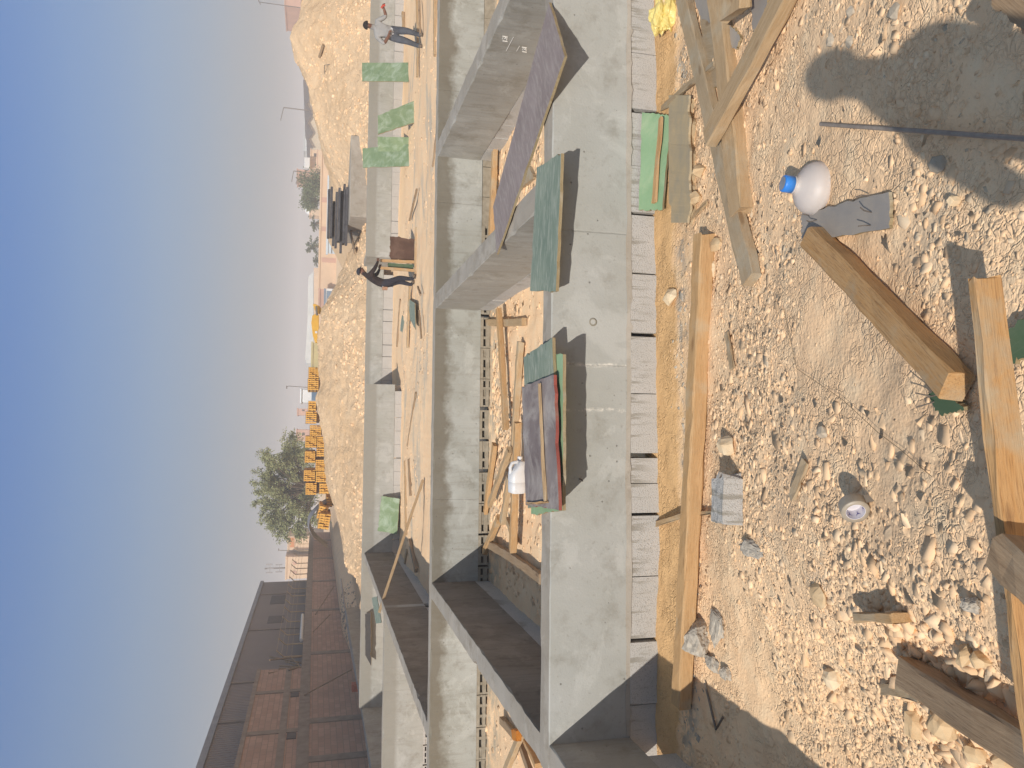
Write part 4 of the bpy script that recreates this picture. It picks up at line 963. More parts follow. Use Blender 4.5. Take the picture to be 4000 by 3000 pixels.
def dome(r, sx, sy, sz, cut, n=16, rings=7):
    mb = MB(); prof = []
    for i in range(rings + 1):
        a = cut + (math.pi / 2 - cut) * i / rings; prof.append((max(r * math.cos(a), .0005), r * math.sin(a)))
    mb.lathe(prof, n, 0, Matrix.Diagonal((sx, sy, sz, 1))); return mb
def head_parts(o, c, face, hair_mat=None, cap=None):
    """hair or cap, and two eyes, as children of the figure; c head centre, face the way it looks (local)"""
    f = Vector(face).normalized(); s = f.cross(Vector((0, 0, 1))).normalized(); c = Vector(c)
    for q in (-1, 1):
        mb = MB(); p = c + f * .083 + s * .032 * q + Vector((0, 0, .012)); mb.lathe([(.0, -.008), (.008, -.003), (.008, .003), (.0, .008)], 8, 0, Matrix.Translation(p)); mb.build('eye', M_EYE, o)
    R = Matrix((s, f, Vector((0, 0, 1)))).transposed().to_4x4(); R.translation = c + Vector((0, 0, .028)) - f * .012
    if hair_mat: h = dome(.104, .92, 1.06, 1.0, -.15).build('hair', hair_mat, o); h.matrix_local = R
    if cap:
        h = dome(.106, .95, 1.05, .95, .05).build('cap', cap, o); h.matrix_local = R
        mb = MB(); n = 9; vs = [(.085 * math.cos(math.pi * k / (n-1)), .085 + .075 * math.sin(math.pi * k / (n-1)), .012 - .02 * math.sin(math.pi * k / (n-1))) for k in range(n)]
        mb.add(vs + [(x_, y_, z_ - .006) for x_, y_, z_ in vs], [tuple(range(n)), tuple(range(2*n-1, n-1, -1))] + [(i, (i+1) % n, n + (i+1) % n, n + i) for i in range(n)]); mb.build('brim', cap, h)

def body(face):
    """joints common to the figures are filled in by each caller"""
# worker in grey shirt
J = {'pelvis': (.03, 0, .76, .135, .11), 'belly': (.05, .0, .92, .135, .11), 'chest': (.09, 0, 1.10, .155, .115), 'neck': (.115, -.01, 1.255, .058), 'head': (.135, -.03, 1.40, .088, .098), 'crown': (.14, -.03, 1.475, .068), 'nose': (.12, -.135, 1.395, .014),
     'sr': (.265, 0, 1.17, .066), 'er': (.375, -.04, .965, .048), 'wr': (.50, -.10, 1.03, .034),
     'sl': (-.085, 0, 1.16, .066), 'el': (-.20, -.02, .985, .048), 'wl': (-.07, -.17, .90, .034),
     'hr': (.115, 0, .72, .095), 'kr': (.125, -.05, .40, .066), 'ar': (.09, .03, .085, .045), 'tr': (.08, -.13, .035, .04),
     'hl': (-.055, 0, .72, .095), 'kl': (-.09, -.02, .41, .066), 'al': (-.145, .06, .09, .045), 'tl': (-.17, -.09, .035, .04)}
B = [('pelvis', 'belly', 1), ('belly', 'chest', 0), ('chest', 'neck', 0), ('neck', 'head', 3), ('head', 'crown', 3), ('head', 'nose', 3), ('chest', 'sr', 0), ('sr', 'er', 0), ('er', 'wr', 3), ('chest', 'sl', 0), ('sl', 'el', 0), ('el', 'wl', 3),
     ('pelvis', 'hr', 2), ('hr', 'kr', 2), ('kr', 'ar', 2), ('ar', 'tr', 4), ('pelvis', 'hl', 2), ('hl', 'kl', 2), ('kl', 'al', 2), ('al', 'tl', 4)]
hand(J, B, 'rh', 'wr', (.9, -.2, .3), (-.2, -.6, -.6), 3); hand(J, B, 'lh', 'wl', (.8, -.4, -.1), (.3, .2, -.8), 3)
q = PZ(1648, 153, -.3); gz = float(ground_z(q.x, q.y))
wA = figure('person', 'worker in pale grey shirt and jeans walking past the upright green boards', J, B, 'pelvis', [M_SHIRT, M_CLOTH, M_JEANS, M_SKIN, M_SHOE], Matrix.Translation((q.x, q.y, gz)) @ Matrix.Rotation(-.3, 4, 'Z') @ Matrix.Diagonal((1.14, 1.14, 1.02, 1)))
head_parts(wA, (.135, -.03, 1.41), (-.25, -1, -.1), M_HAIR)
mb = MB(); mb.lathe([(.142, .84), (.146, .86), (.146, .89), (.142, .91)], 20, 0, Matrix.Translation((.04, 0, 0)) @ Matrix.Diagonal((1, .84, 1, 1))); mb.build('belt', M_HAIR, wA)
mb = MB(); mb.tube([(.52, -.12, 1.10), (.57, -.14, 1.06), (.59, -.15, 1.01)], [.025, .032, .022], 10); o = mb.build('red_bundle', plain('red_cloth', lin(196, 84, 68), lin(166, 70, 58), 14, .9), None)
o.matrix_world = wA.matrix_world.copy(); tag(o, 'small red cloth bundle in the grey-shirted worker hand', 'bundle')
# worker in dark clothes, bending to a formwork post
J = {'pelvis': (-.13, 0, .82, .13, .115), 'belly': (-.09, 0, .97, .12, .11), 'chest': (.0, 0, 1.17, .14, .125), 'neck': (.105, 0, 1.335, .058), 'head': (.19, 0, 1.45, .086, .095), 'crown': (.20, 0, 1.525, .066), 'nose': (.295, 0, 1.43, .014),
     'sn': (.075, -.15, 1.235, .066), 'en': (.27, -.20, 1.10, .048), 'wn': (.43, -.14, 1.04, .034),
     'sf': (.075, .15, 1.235, .066), 'ef': (.17, .21, 1.02, .048), 'wf': (.29, .10, .965, .034),
     'hn': (-.12, -.09, .77, .092), 'kn': (.05, -.10, .44, .066), 'an': (.03, -.10, .085, .045), 'tn': (.17, -.11, .035, .04),
     'hf': (-.12, .09, .77, .092), 'kf': (-.01, .10, .43, .066), 'af': (-.09, .10, .09, .045), 'tf': (.05, .11, .035, .04)}
B = [('pelvis', 'belly', 1), ('belly', 'chest', 0), ('chest', 'neck', 0), ('neck', 'head', 2), ('head', 'crown', 2), ('head', 'nose', 2), ('chest', 'sn', 0), ('sn', 'en', 0), ('en', 'wn', 0), ('chest', 'sf', 0), ('sf', 'ef', 0), ('ef', 'wf', 0),
     ('pelvis', 'hn', 1), ('hn', 'kn', 1), ('kn', 'an', 1), ('an', 'tn', 3), ('pelvis', 'hf', 1), ('hf', 'kf', 1), ('kf', 'af', 1), ('af', 'tf', 3)]
hand(J, B, 'nh', 'wn', (.95, .2, -.1), (.1, .9, -.2), 2); hand(J, B, 'fh', 'wf', (.9, -.3, -.1), (.1, -.9, -.2), 2)
q = PZ(1614, 1098, -.28); gz = float(ground_z(q.x, q.y)); wBp = Vector((q.x, q.y, gz))
wB = figure('person', 'worker in dark clothes and cap bending to hold an upright formwork post', J, B, 'pelvis', [M_DSHIRT, M_DTROUS, M_SKIN, M_SHOE], Matrix.Translation(wBp))
head_parts(wB, (.19, 0, 1.455), (1, 0, -.25), None, M_CAP)
mb = MB(); mb.lathe([(.140, -.03), (.145, -.015), (.145, .015), (.140, .03)], 20, 0, Matrix.Translation((-.115, 0, .89)) @ Matrix.Rotation(-.25, 4, 'Y')); mb.build('tool_belt', M_CLOTH, wB)
mb = MB(); mb.box((-.30, -.16, .76), (-.22, -.04, .90)); mb.build('tool_pouch', plain('tan_pouch', lin(180, 140, 112), lin(150, 116, 92)), wB, .01)
# the formwork frame he holds
fr = empty('formwork_frame', wBp); tag(fr, 'upright formwork frame of brown sheet, two posts and a floor plank', 'formwork')
def loc(x_, y_): return ((1098 - y_) / 148.5, (1616 - x_) / 148.5)
for (x0, y0, x1, y1) in ((1474, 1022, 1614, 1020), (1474, 1052, 1614, 1055)):
    a = loc(x1, y1); b = loc(x0, y0); o = timber((a[0], .0, a[1] + .02), (b[0], .0, b[1]), .05, .075, M_WOOD_NEW, None, 'post', parent=fr)
a = loc(1622, 1075); b = loc(1622, 878); timber((a[0], -.03, -.03), (b[0], -.03, -.02), .06, .12, M_WOOD_TAN, None, 'floor_plank', parent=fr)
P = [loc(1512, 920), loc(1513, 1016), loc(1618, 1018), loc(1618, 924)]
board('sheet', [Vector((p_[0], .05, p_[1])) for p_ in P], .02, M_PLY_BROWN, M_PLYEDGE, None, parent=fr, wear=.012)
P = [loc(1505, 1028), loc(1505, 1048), loc(1608, 1048), loc(1608, 1028)]
board('sheet', [Vector((p_[0], .06, p_[1])) for p_ in P], .02, M_PLY_DGREEN, M_PLYEDGE, None, parent=fr)

# photographer, whose shadow lies on the gravel
J = {'pelvis': (0, 0, .92, .13, .11), 'belly': (0, 0, 1.08, .125, .11), 'chest': (0, .0, 1.28, .135, .12), 'neck': (0, 0, 1.47, .062), 'head': (0, .03, 1.62, .09, .1), 'crown': (0, .02, 1.70, .072), 'nose': (0, .135, 1.61, .014),
     'sr': (.155, 0, 1.36, .07), 'er': (.165, .10, 1.13, .05), 'wr': (.12, .09, 1.36, .034), 'sl': (-.17, 0, 1.36, .07), 'el': (-.24, .04, 1.13, .05), 'wl': (-.05, .10, 1.40, .036),
     'hr': (.1, 0, .88, .10), 'kr': (.12, .02, .48, .07), 'ar': (.13, -.02, .09, .048), 'tr': (.15, .14, .035, .042), 'hl': (-.1, 0, .88, .10), 'kl': (-.12, .02, .48, .07), 'al': (-.13, -.02, .09, .048), 'tl': (-.15, .14, .035, .042)}
B = [('pelvis', 'belly', 1), ('belly', 'chest', 0), ('chest', 'neck', 0), ('neck', 'head', 2), ('head', 'crown', 2), ('head', 'nose', 2), ('chest', 'sr', 0), ('sr', 'er', 0), ('er', 'wr', 2), ('chest', 'sl', 0), ('sl', 'el', 0), ('el', 'wl', 2),
     ('pelvis', 'hr', 1), ('hr', 'kr', 1), ('kr', 'ar', 1), ('ar', 'tr', 3), ('pelvis', 'hl', 1), ('hl', 'kl', 1), ('kl', 'al', 1), ('al', 'tl', 3)]
hand(J, B, 'rh', 'wr', (-.15, -.05, .95), (-.8, -.15, -.3), 2); hand(J, B, 'lh', 'wl', (.35, -.05, .9), (.8, -.15, -.3), 2)
ph = figure('person', 'photographer holding up a phone whose shadow falls on the near gravel', J, B, 'pelvis', [M_DSHIRT, M_DTROUS, M_SKIN, M_SHOE], Matrix.Translation((-.125, -.20, .60)) @ Matrix.Diagonal((.96, 1.06, 1.06, 1)), 2, False)
head_parts(ph, (0, .03, 1.63), (0, 1, -.1), M_HAIR)
mb = MB(); mb.box((-.038, -.082, -.0045), (.038, .082, .0045)); o = mb.build('phone', plain('phone_case', lin(30, 30, 34), lin(24, 24, 28), 10, .4), None, .003)
o.matrix_world = Matrix(((cy_[0], -cx_[0], cz_[0], 0), (cy_[1], -cx_[1], cz_[1], 0), (cy_[2], -cx_[2], cz_[2], CAMH), (0, 0, 0, 1))) @ Matrix.Translation((0, -.055, .012)); tag(o, 'dark phone held up by the photographer', 'phone')

# ------------------------------------------------------------------ second bay: upright green boards and scraps
def up_board(px, lean, *a, **k):
    """px = bottom-left, bottom-right, top-right, top-left in the survey picture; lean = how far the top stands back"""
    b0 = PZ(px[0][0], px[0][1], -.30); b1 = PZ(px[1][0], px[1][1], -.30)
    return board(a[0], [b0, b1, PY(px[2][0], px[2][1], b1.y + lean), PY(px[3][0], px[3][1], b0.y + lean)], *a[1:], **k)
UG = 'upright green film boards in the far bay'
up_board([(1597, 319), (1594, 244), (1414, 245), (1415, 317)], 1.55, 'green_board', .03, M_PLY_GREEN, M_PLYEDGE, 'plain upright green board beside the grey-shirted worker', group=UG)
up_board([(1622, 478), (1620, 393), (1477, 452), (1475, 522)], .2, 'green_board', .03, M_PLY_GREEN, M_PLYEDGE, 'slanting green board printed with pale spots between the other upright boards', group=UG)
up_board([(1603, 648), (1601, 562), (1416, 580), (1417, 655)], 1.75, 'green_board', .03, M_PLY_GREEN, M_PLYEDGE, 'scratched upright green board in front of a second green sheet', group=UG)
up_board([(1597, 592), (1600, 536), (1474, 534), (1477, 592)], .15, 'green_board', .02, M_PLY_GREEN, M_PLYEDGE, 'green sheet partly hidden behind the scratched upright board', group=UG)
b0 = PY(1552, 2086, W3Y - .30); b1 = PY(1562, 1948, W3Y - .34)
board('green_board', [b0, b1, PY(1492, 1937, W3Y - .05), PY(1471, 2074, W3Y - .05)], .03, M_PLY_GREEN, M_PLYEDGE, 'wide green sheet leaning on the third wall beside the long leaning pole', group=UG)
timber(PZ(1652, 1876, -.26), PZ(1481, 2392, TOP + .05), .10, .06, M_WOOD_TAN, 'long pale pole leaning up onto the far cross wall', 'pole', 'wooden pole')
FB = 'timbers scattered in the far bay'
def far(a, b, w, h, m, l, z=-.24): timber(PZ(a[0], a[1], z), PZ(b[0], b[1], z), w, h, m, l, 'timber', 'timber', FB)
far((1624, 1534), (1592, 1742), .06, .05, M_WOOD_OLD, 'thin dark stick lying out on the open sand of the far bay')
far((1582, 1800), (1586, 2090), .10, .06, M_WOOD_TAN, 'long pale plank at the foot of the leaning green sheet')
far((1598, 1795), (1604, 1935), .08, .08, M_WOOD_OLD, 'dark weathered timber in front of the long pale plank')
far((1601, 1110), (1592, 1358), .12, .06, M_WOOD_TAN, 'pale plank behind the teal leaf-shaped scrap')
far((1566, 1170), (1552, 1352), .10, .08, M_WOOD_OLD, 'brown plank at the mouth of the recess')
far((1637, 1214), (1646, 1322), .05, .04, M_WOOD_OLD, 'short dark stick just beyond the second wall near the teal scrap')
far((1632, 1120), (1644, 1152), .05, .04, M_WOOD_OLD, 'tiny dark stick near the dark worker feet')
far((1627, -20), (1630, 300), .09, .06, M_WOOD_TAN, 'long pale plank behind the grey-shirted worker feet')
far((1574, 50), (1578, 122), .10, .10, M_WOOD_TAN, 'short timber block by the third wall beside the grey-shirted worker')
far((1638, 0), (1642, 130), .05, .05, M_WOOD_OLD, 'narrow brown stick just in front of the worker pale plank')
far((1701, -20), (1702, 216), .11, .09, M_WOOD_TAN, 'pale timber lying right behind the second wall at the picture edge')
far((1708, 498), (1690, 650), .05, .04, M_WOOD_OLD, 'thin stick right behind the second wall near the middle board')
far((1628, 740), (1600, 860), .06, .05, M_WOOD_OLD, 'crooked stick on the sand beside the brown formwork sheet')
far((1600, 2110), (1626, 2230), .10, .08, M_WOOD_OLD, 'dark timber under the leaning pole')
far((1590, 2150), (1572, 2260), .10, .06, M_WOOD_TAN, 'pale timber in the cell shadow under the leaning pole')
def fboard(px, l, m): board('plywood_scrap', [PZ(a, b, -.24) for a, b in px], .02, m, M_PLYEDGE, l, group='plywood scraps')
fboard([(1594, 1165), (1620, 1184), (1623, 1288), (1602, 1248)], 'teal leaf-shaped scrap lying behind the second wall', M_PLY_TEAL)
fboard([(1570, 1232), (1582, 1240), (1572, 1300), (1562, 1290)], 'small teal scrap by the pale plank of the recess', M_PLY_TEAL)
t = NT('green_splash', .8, .2); v = t.coord('World')
board('paint_sheet', [PZ(1472, 2330, TOP + .012), PZ(1490, 2432, TOP + .012), PZ(1468, 2436, TOP + .012), PZ(1452, 2335, TOP + .012)], .012, M_PLY_TEAL, M_PLYEDGE, 'worn teal strip of board lying on the far cross wall under the pole', 'plywood board', group='plywood scraps')
board('plywood_board', [PY(1426, 2398, 23.24), PY(1427, 2560, 23.24), PY(1449, 2600, 23.1), PY(1449, 2392, 23.1)], .02, plain('shadow_film', lin(72, 66, 62), lin(60, 56, 52), 6), M_PLYEDGE, 'dark sheet put in for the shadow on the far wall below the brick building', group='plywood scraps')  # added sheet; its dark colour paints the shadow on the third wall

# ------------------------------------------------------------------ dark boundary wall and sheds on the shaded side
def mat_brick(name, c1, c2, mortar):
    t = NT(name, .95, .1); x, y, z = t.sep(t.coord('World')); cb = t.n('ShaderNodeCombineXYZ'); t.l(t.math('ADD', y, x), cb.inputs[0]); t.l(z, cb.inputs[1])
    b = t.n('ShaderNodeTexBrick'); b.inputs['Scale'].default_value = 1.0; b.inputs['Brick Width'].default_value = .42; b.inputs['Row Height'].default_value = .21; b.inputs['Mortar Size'].default_value = .012
    b.inputs['Color1'].default_value = c1; b.inputs['Color2'].default_value = c2; b.inputs['Mortar'].default_value = mortar; t.l(cb.outputs[0], b.inputs['Vector'])
    n = t.noise(t.coord('World'), 1.2, 5); col = t.mix(t.ramp(n, [(.4, 0.), (.7, .5)]), b.outputs['Color'], mortar); t.bump(b.outputs['Fac'], -.4, .01); return t.color(col)
M_BRICK = mat_brick('brown_block_masonry', lin(192, 157, 136), lin(176, 142, 122), lin(154, 132, 116))
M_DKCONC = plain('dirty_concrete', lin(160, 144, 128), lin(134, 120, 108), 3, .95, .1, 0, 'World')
def mat_sheet(name, c1, c2, k):
    t = NT(name, .6, .4); x, y, z = t.sep(t.coord('World')); n = t.noise(t.coord('World'), .6, 5)
    w_ = t.math('SINE', t.math('MULTIPLY', y, k)); col = t.mix(n, c1, c2); t.bump(w_, .8, .03); return t.color(col)
M_SHED = mat_sheet('rusty_cladding', lin(142, 126, 116), lin(120, 108, 102), 30)
WX = -11.0
M_SHWIN = plain('dusty_opening', lin(96, 86, 80), lin(82, 74, 70), 3)
bw = empty('boundary_wall', (WX, 40, .2)); tag(bw, 'long dark brown block boundary wall in shade with barbed wire arms', 'boundary wall'); BO = Matrix.Translation((-WX, -40, -.2))
def bpart(nm, mb, m, root=bw, off=BO):
    mb.v = [tuple(off @ Vector(p)) for p in mb.v]; return mb.build(nm, m, root)
y_far = 81.0
mb = MB(); mb.box((WX - .2, 14, .0), (WX, y_far, 2.2)); bpart('masonry', mb, M_BRICK)
mb = MB(); mb.box((WX - .23, 14, 2.2), (WX + .03, y_far, 2.6)); bpart('cap_beam', mb, M_DKCONC)
for yy in (2960, 2811, 2548, 2381, 2268, 2180, 2110):
    Yc = PX(1300, yy, WX).y; mb = MB(); mb.box((WX - .22, Yc - .22, 0), (WX + .035, Yc + .22, 2.198)); bpart('column', mb, M_DKCONC)
M_ARM = plain('rusty_arm', lin(206, 180, 142), lin(170, 140, 110), 3, .8, .2, 0, 'World')
ays = [PX(1150, yy, WX).y for yy in (2700 - 145, 2508, 2471, 2421, 2383, 2354, 2322, 2294, 2264, 2238, 2216, 2196, 2168, 2148, 2122, 2098)]
for i, Y in enumerate(ays):
    mb = MB(); mb.tube([(WX - .1, Y, 2.6), (WX - .1, Y, 3.45), (WX + .22, Y, 3.8)], .035, 6); bpart('wire_arm', mb, M_ARM)
for k in range(4):
    mb = MB(); u = k / 3; mb.tube([(WX - .1 + .3 * u, Y, 3.1 + .68 * u) for Y in (ays[0], ays[-1])], .008, 4); bpart('barbed_wire', mb, M_ARM)
mb = MB(); Ya, Yb = PX(1160, 2402, WX).y, PX(1160, 2500, WX).y; mb.tube([(WX - .02, Ya, 2.72), (WX - .02, Yb, 2.70)], .09, 10); o = mb.build('white_pipe', plain('white_pipe', lin(228, 224, 214), lin(210, 204, 194))); tag(o, 'white pipe lying along the top of the brick boundary wall', 'pipe')
# brick building standing above the wall
Ye = PX(989, 2618, WX).y
bb = empty('brick_building', (WX - .1, 25, 2.6)); tag(bb, 'brown block building with concrete bands rising above the boundary wall', 'building'); B2 = Matrix.Translation((-WX + .1, -25, -2.6))
zt = 4.35
mb = MB(); mb.box((WX - 6, 12, 2.6), (WX - .02, Ye, zt)); bpart('block_wall', mb, M_BRICK, bb, B2)
mb = MB(); mb.box((WX - 5, 12, 3.0), (WX + .01, Ye, 3.25)); bpart('concrete_band', mb, M_DKCONC, bb, B2)
mb = MB(); mb.box((WX - 6.1, 12, zt), (WX + .02, Ye + .05, zt + .16)); bpart('roof_slab', mb, M_DKCONC, bb, B2)
for yy in (2708, 2865):
    Yc = PX(1000, yy, WX).y; mb = MB(); mb.box((WX - .3, Yc - .16, 2.6), (WX + .015, Yc + .16, 2.998)); mb.box((WX - .3, Yc - .16, 3.252), (WX + .015, Yc + .16, zt - .002)); bpart('column', mb, M_DKCONC, bb, B2)
    mb = MB(); mb.box((WX - .2, Yc - .75, 2.64), (WX + .012, Yc - .25, 2.97)); bpart('window_opening', mb, M_SHWIN, bb, B2)
# tall metal shed
SX = -12.6
r0 = PX(768, 3000, SX); r1 = PX(1018, 2275, SX)
sh = empty('metal_shed', (SX, 40, 0)); tag(sh, 'tall dark rusty metal shed with a sloping roof edge against the sky', 'shed'); B3 = Matrix.Translation((-SX, -40, 0))
mb = MB(); za = r0.z + (r0.z - r1.z) / (r0.y - r1.y) * (14 - r0.y) 
def shed_prism(x0, x1, dz, lo=None):
    mb = MB(); y0, y1 = 14, r1.y; A = za + dz; Bz = r1.z + dz; l0 = 0 if lo is None else za + lo; l1 = 0 if lo is None else r1.z + lo
    vs = [(x0, y0, l0), (x1, y0, l0), (x1, y1, l1), (x0, y1, l1), (x0, y0, A), (x1, y0, A), (x1, y1, Bz), (x0, y1, Bz)]
    mb.add(vs, [(0, 3, 2, 1), (4, 5, 6, 7), (0, 1, 5, 4), (1, 2, 6, 5), (2, 3, 7, 6), (3, 0, 4, 7)]); return mb
bpart('cladding', shed_prism(SX - 14, SX, -.25), M_SHED, sh, B3)
bpart('roof_edge', shed_prism(SX - 14.1, SX + .12, 0.0, -.248), plain('roof_flashing', lin(150, 150, 152), lin(128, 128, 132), 2, .6), sh, B3)
for yy in (2815, 2665, 2463, 2325):
    Yc = PX(1000, yy, SX).y; mb = MB(); zz = za + (r1.z - za) * (Yc - 14) / (r1.y - 14); mb.box((SX - .05, Yc - .09, 0), (SX + .06, Yc + .09, zz - .26)); bpart('downpipe', mb, M_DKCONC, sh, B3)
for (xa, xb, ya, yb) in ((1062, 1112, 2328, 2358), (1050, 1107, 2408, 2432)):
    p0 = PX(xa, ya, SX); p1 = PX(xb, yb, SX); mb = MB(); mb.box((SX - .05, min(p0.y, p1.y), min(p0.z, p1.z)), (SX + .02, max(p0.y, p1.y), max(p0.z, p1.z))); bpart('window', mb, M_SHWIN, sh, B3)
# junk heap on top of the wall by the building corner
c = PX(1050, 2590, WX); mb = MB()
rr = random.Random(31)
for k in range(9):
    a = Vector((WX - .1 + rr.uniform(-.1, .1), c.y + rr.uniform(-1.2, 1.2), 2.6)); mb.tube([a, a + Vector((rr.uniform(-.2, .3), rr.uniform(-1.2, 1.2), rr.uniform(.5, 1.7)))], .04, 5)
o = mb.build('scrap_sticks', M_WOOD_OLD); tag(o, 'bunch of scrap sticks and sheets tangled on the wall top by the brick building corner', 'scrap heap')
# dark debris bank below the boundary wall, in its shade
x = RNG.uniform(-10.9, -8.7, 1500); y = 13 + 32 * RNG.random(1500); r = .03 + .13 * RNG.random(1500) ** 3
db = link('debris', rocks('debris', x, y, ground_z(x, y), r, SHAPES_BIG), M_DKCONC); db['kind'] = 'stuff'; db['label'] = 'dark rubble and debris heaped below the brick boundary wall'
mb = MB(); mb.tube([PX(1332, 2262, -8.45), PX(1376, 2560, -8.45), PX(1402, 2690, -8.45), PX(1450, 3000, -8.45)], .045, 6); o = mb.build('conduit', plain('grey_conduit', lin(170, 160, 150), lin(140, 130, 122))); tag(o, 'grey conduit running along the outermost foundation wall', 'conduit')
stone_c = PX(1388, 2683, -8.8); mb = MB(); mb.box((-.12, -.15, -.12), (.12, .15, .12)); o = mb.build('red_brick', plain('red_brick', lin(196, 110, 84), lin(170, 92, 70)), None, .01); o.location = stone_c; tag(o, 'single orange-red brick on the dark debris by the conduit', 'brick')

for (xa, ya, xb, yb, l) in ((1305, 2290, 1232, 2400, 'thin stick leaning on the brick boundary wall nearest its far end'), (1290, 2400, 1222, 2470, 'short thin stick leaning on the middle of the brick boundary wall'), (1375, 2615, 1188, 2715, 'long thin stick leaning on the brick boundary wall by the brick building')):
    b = PX(xb, yb, WX + .06); a = PX(xa, ya, WX + .9); mb = MB(); mb.tube([a, b], .03, 6); o = mb.build('leaning_stick', M_WOOD_OLD); tag(o, l, 'stick', 'sticks leaning on the boundary wall')
# ------------------------------------------------------------------ trees
def leaves_mesh(name, P, D, size, rng, droop=.6, mi=None):
    """small pointed leaf faces, each at a point P turned toward D"""
    n = len(P); L = size * rng.uniform(.6, 1.4, n)[:, None]; a = rng.normal(0, 1, (n, 3)) + D * 1.4; a[:, 2] -= droop; a /= np.linalg.norm(a, axis=1)[:, None]
    b = np.cross(a, rng.normal(0, 1, (n, 3))); b /= np.linalg.norm(b, axis=1)[:, None]
    V = np.stack([P, P + a * L * .5 + b * L * .22, P + a * L, P + a * L * .5 - b * L * .22], 1).reshape(-1, 3); F_ = np.arange(4 * n).reshape(n, 4)
    return np_mesh(name, V, F_, {'shade': np.repeat(rng.random(n), 4)})
def mat_leaf(name, lo, hi):
    t = NT(name, .7, .2); s = t.attr('shade'); t.b.inputs['Subsurface Weight'].default_value = 0; return t.color(t.ramp(s, [(0., lo), (1., hi)]))
M_ACACIA = mat_leaf('acacia_leaf', lin(112, 116, 76), lin(160, 160, 114))
M_BUSH = mat_leaf('bush_leaf', lin(74, 88, 56), lin(110, 120, 80)); M_PALM = mat_leaf('palm_leaf', lin(84, 92, 72), lin(120, 124, 102))
M_BARK = plain('bark', lin(104, 88, 72), lin(80, 68, 56), 6, .95)
tb = PY(1330, 1910, 70); tr = empty('acacia_tree', (tb.x, 70, 0)); tag(tr, 'wispy green acacia tree with drooping branches behind the yellow beam bundles', 'tree')
rng = np.random.default_rng(3); mb = MB(); Ps = []; Ds = []
m_px = 70 / 3000 * 1.03
def tp(x_, y_, d=0.0): q = PY(x_, y_, 70 + d); return np.array((q.x - tb.x, q.y - 70, q.z))
fork = np.array((0, 0, 2.0)); mb.tube([(0, 0, 0), (.1, 0, 1.0), tuple(fork)], [.32, .26, .22], 9)
# limb tips seen against the sky
tips = [(995, 1890), (1015, 1850), (1025, 1965), (1030, 2010), (1040, 1810), (1050, 1775), (1010, 1925), (1060, 2050), (1090, 2085), (1075, 2030), (1110, 1750), (1128, 1735), (1105, 1785), (1140, 2080), (1085, 1830), (1065, 1900), (1090, 1960), (1130, 1850), (1125, 1930), (1150, 2000), (1165, 1780), (1160, 1880), (1195, 1950), (1180, 2030), (1205, 1840), (1120, 2040), (1095, 1880), (1150, 1940), (1210, 2000), (1180, 1760)]
for i, (tx, ty) in enumerate(tips):
    for rep in range(2):
        e = tp(tx + rng.normal(0, 12), ty + rng.normal(0, 12), rng.normal(0, 1.6)); m = fork + (e - fork) * .55 + np.array((rng.normal(0, .3), rng.normal(0, .3), .5))
        pts = [fork, (fork + m) / 2 + rng.normal(0, .15, 3), m, e]; mb.tube([tuple(p_) for p_ in pts], [.12, .08, .05, .015], 6)
        for s_ in range(9):
            t_ = rng.uniform(.25, 1.0); base = m + (e - m) * t_ if t_ > .2 else m
            dr = (e - m); dr /= np.linalg.norm(dr); sub = base + dr * rng.uniform(.2, 1.0) + rng.normal(0, .38, 3) + np.array((0, 0, -.1))
            n_ = 85; u = rng.random(n_)[:, None]; Ps.append(base + (sub - base) * u + rng.normal(0, .12, (n_, 3)) - np.array((0, 0, .40)) * u ** 2); Ds.append(np.repeat(((sub - base) / (np.linalg.norm(sub - base) + 1e-6))[None], n_, 0))
mb.build('trunk', M_BARK, tr)
P_ = np.concatenate(Ps); D_ = np.concatenate(Ds); link('crown', leaves_mesh('crown', P_, D_, .17, rng, .8), M_ACACIA, tr)
def round_tree(x_, y_, Y, rx, rz, label, seed, mat=M_BUSH, n=2600, sz=.32):
    c = PY(x_, y_, Y); r = empty('bushy_tree', (c.x, Y, 0)); tag(r, label, 'tree'); rg = np.random.default_rng(seed); mb = MB(); mb.tube([(0, 0, 0), (.05, 0, c.z * .6), (0, 0, c.z)], [.2, .15, .06], 7)
    cl = rg.normal(0, 1, (26, 3)); cl /= np.linalg.norm(cl, axis=1)[:, None]; cl *= rg.uniform(.45, .95, (26, 1)); cl *= np.array((rx, rx, rz)); cl[:, 2] += c.z
    for q in cl[:8]: mb.tube([(0, 0, c.z * .6), tuple(q * np.array((.6, .6, 1)))], [.08, .03], 5)
    mb.build('trunk', M_BARK, r); k = rg.integers(0, 26, n); P = cl[k] + rg.normal(0, .24, (n, 3)) * np.array((rx, rx, rz)); D = P - np.array((0, 0, c.z)); D /= np.linalg.norm(D, axis=1)[:, None] + 1e-6
    link('crown', leaves_mesh('crown', P, D, sz, rg, .2), mat, r)
round_tree(1222, 706, 120, 2.1, 1.7, 'rounded dark green tree in front of the pink tower house', 5)
round_tree(1212, 778, 122, 1.6, 1.2, 'lower green tree beside the small white dome', 6)
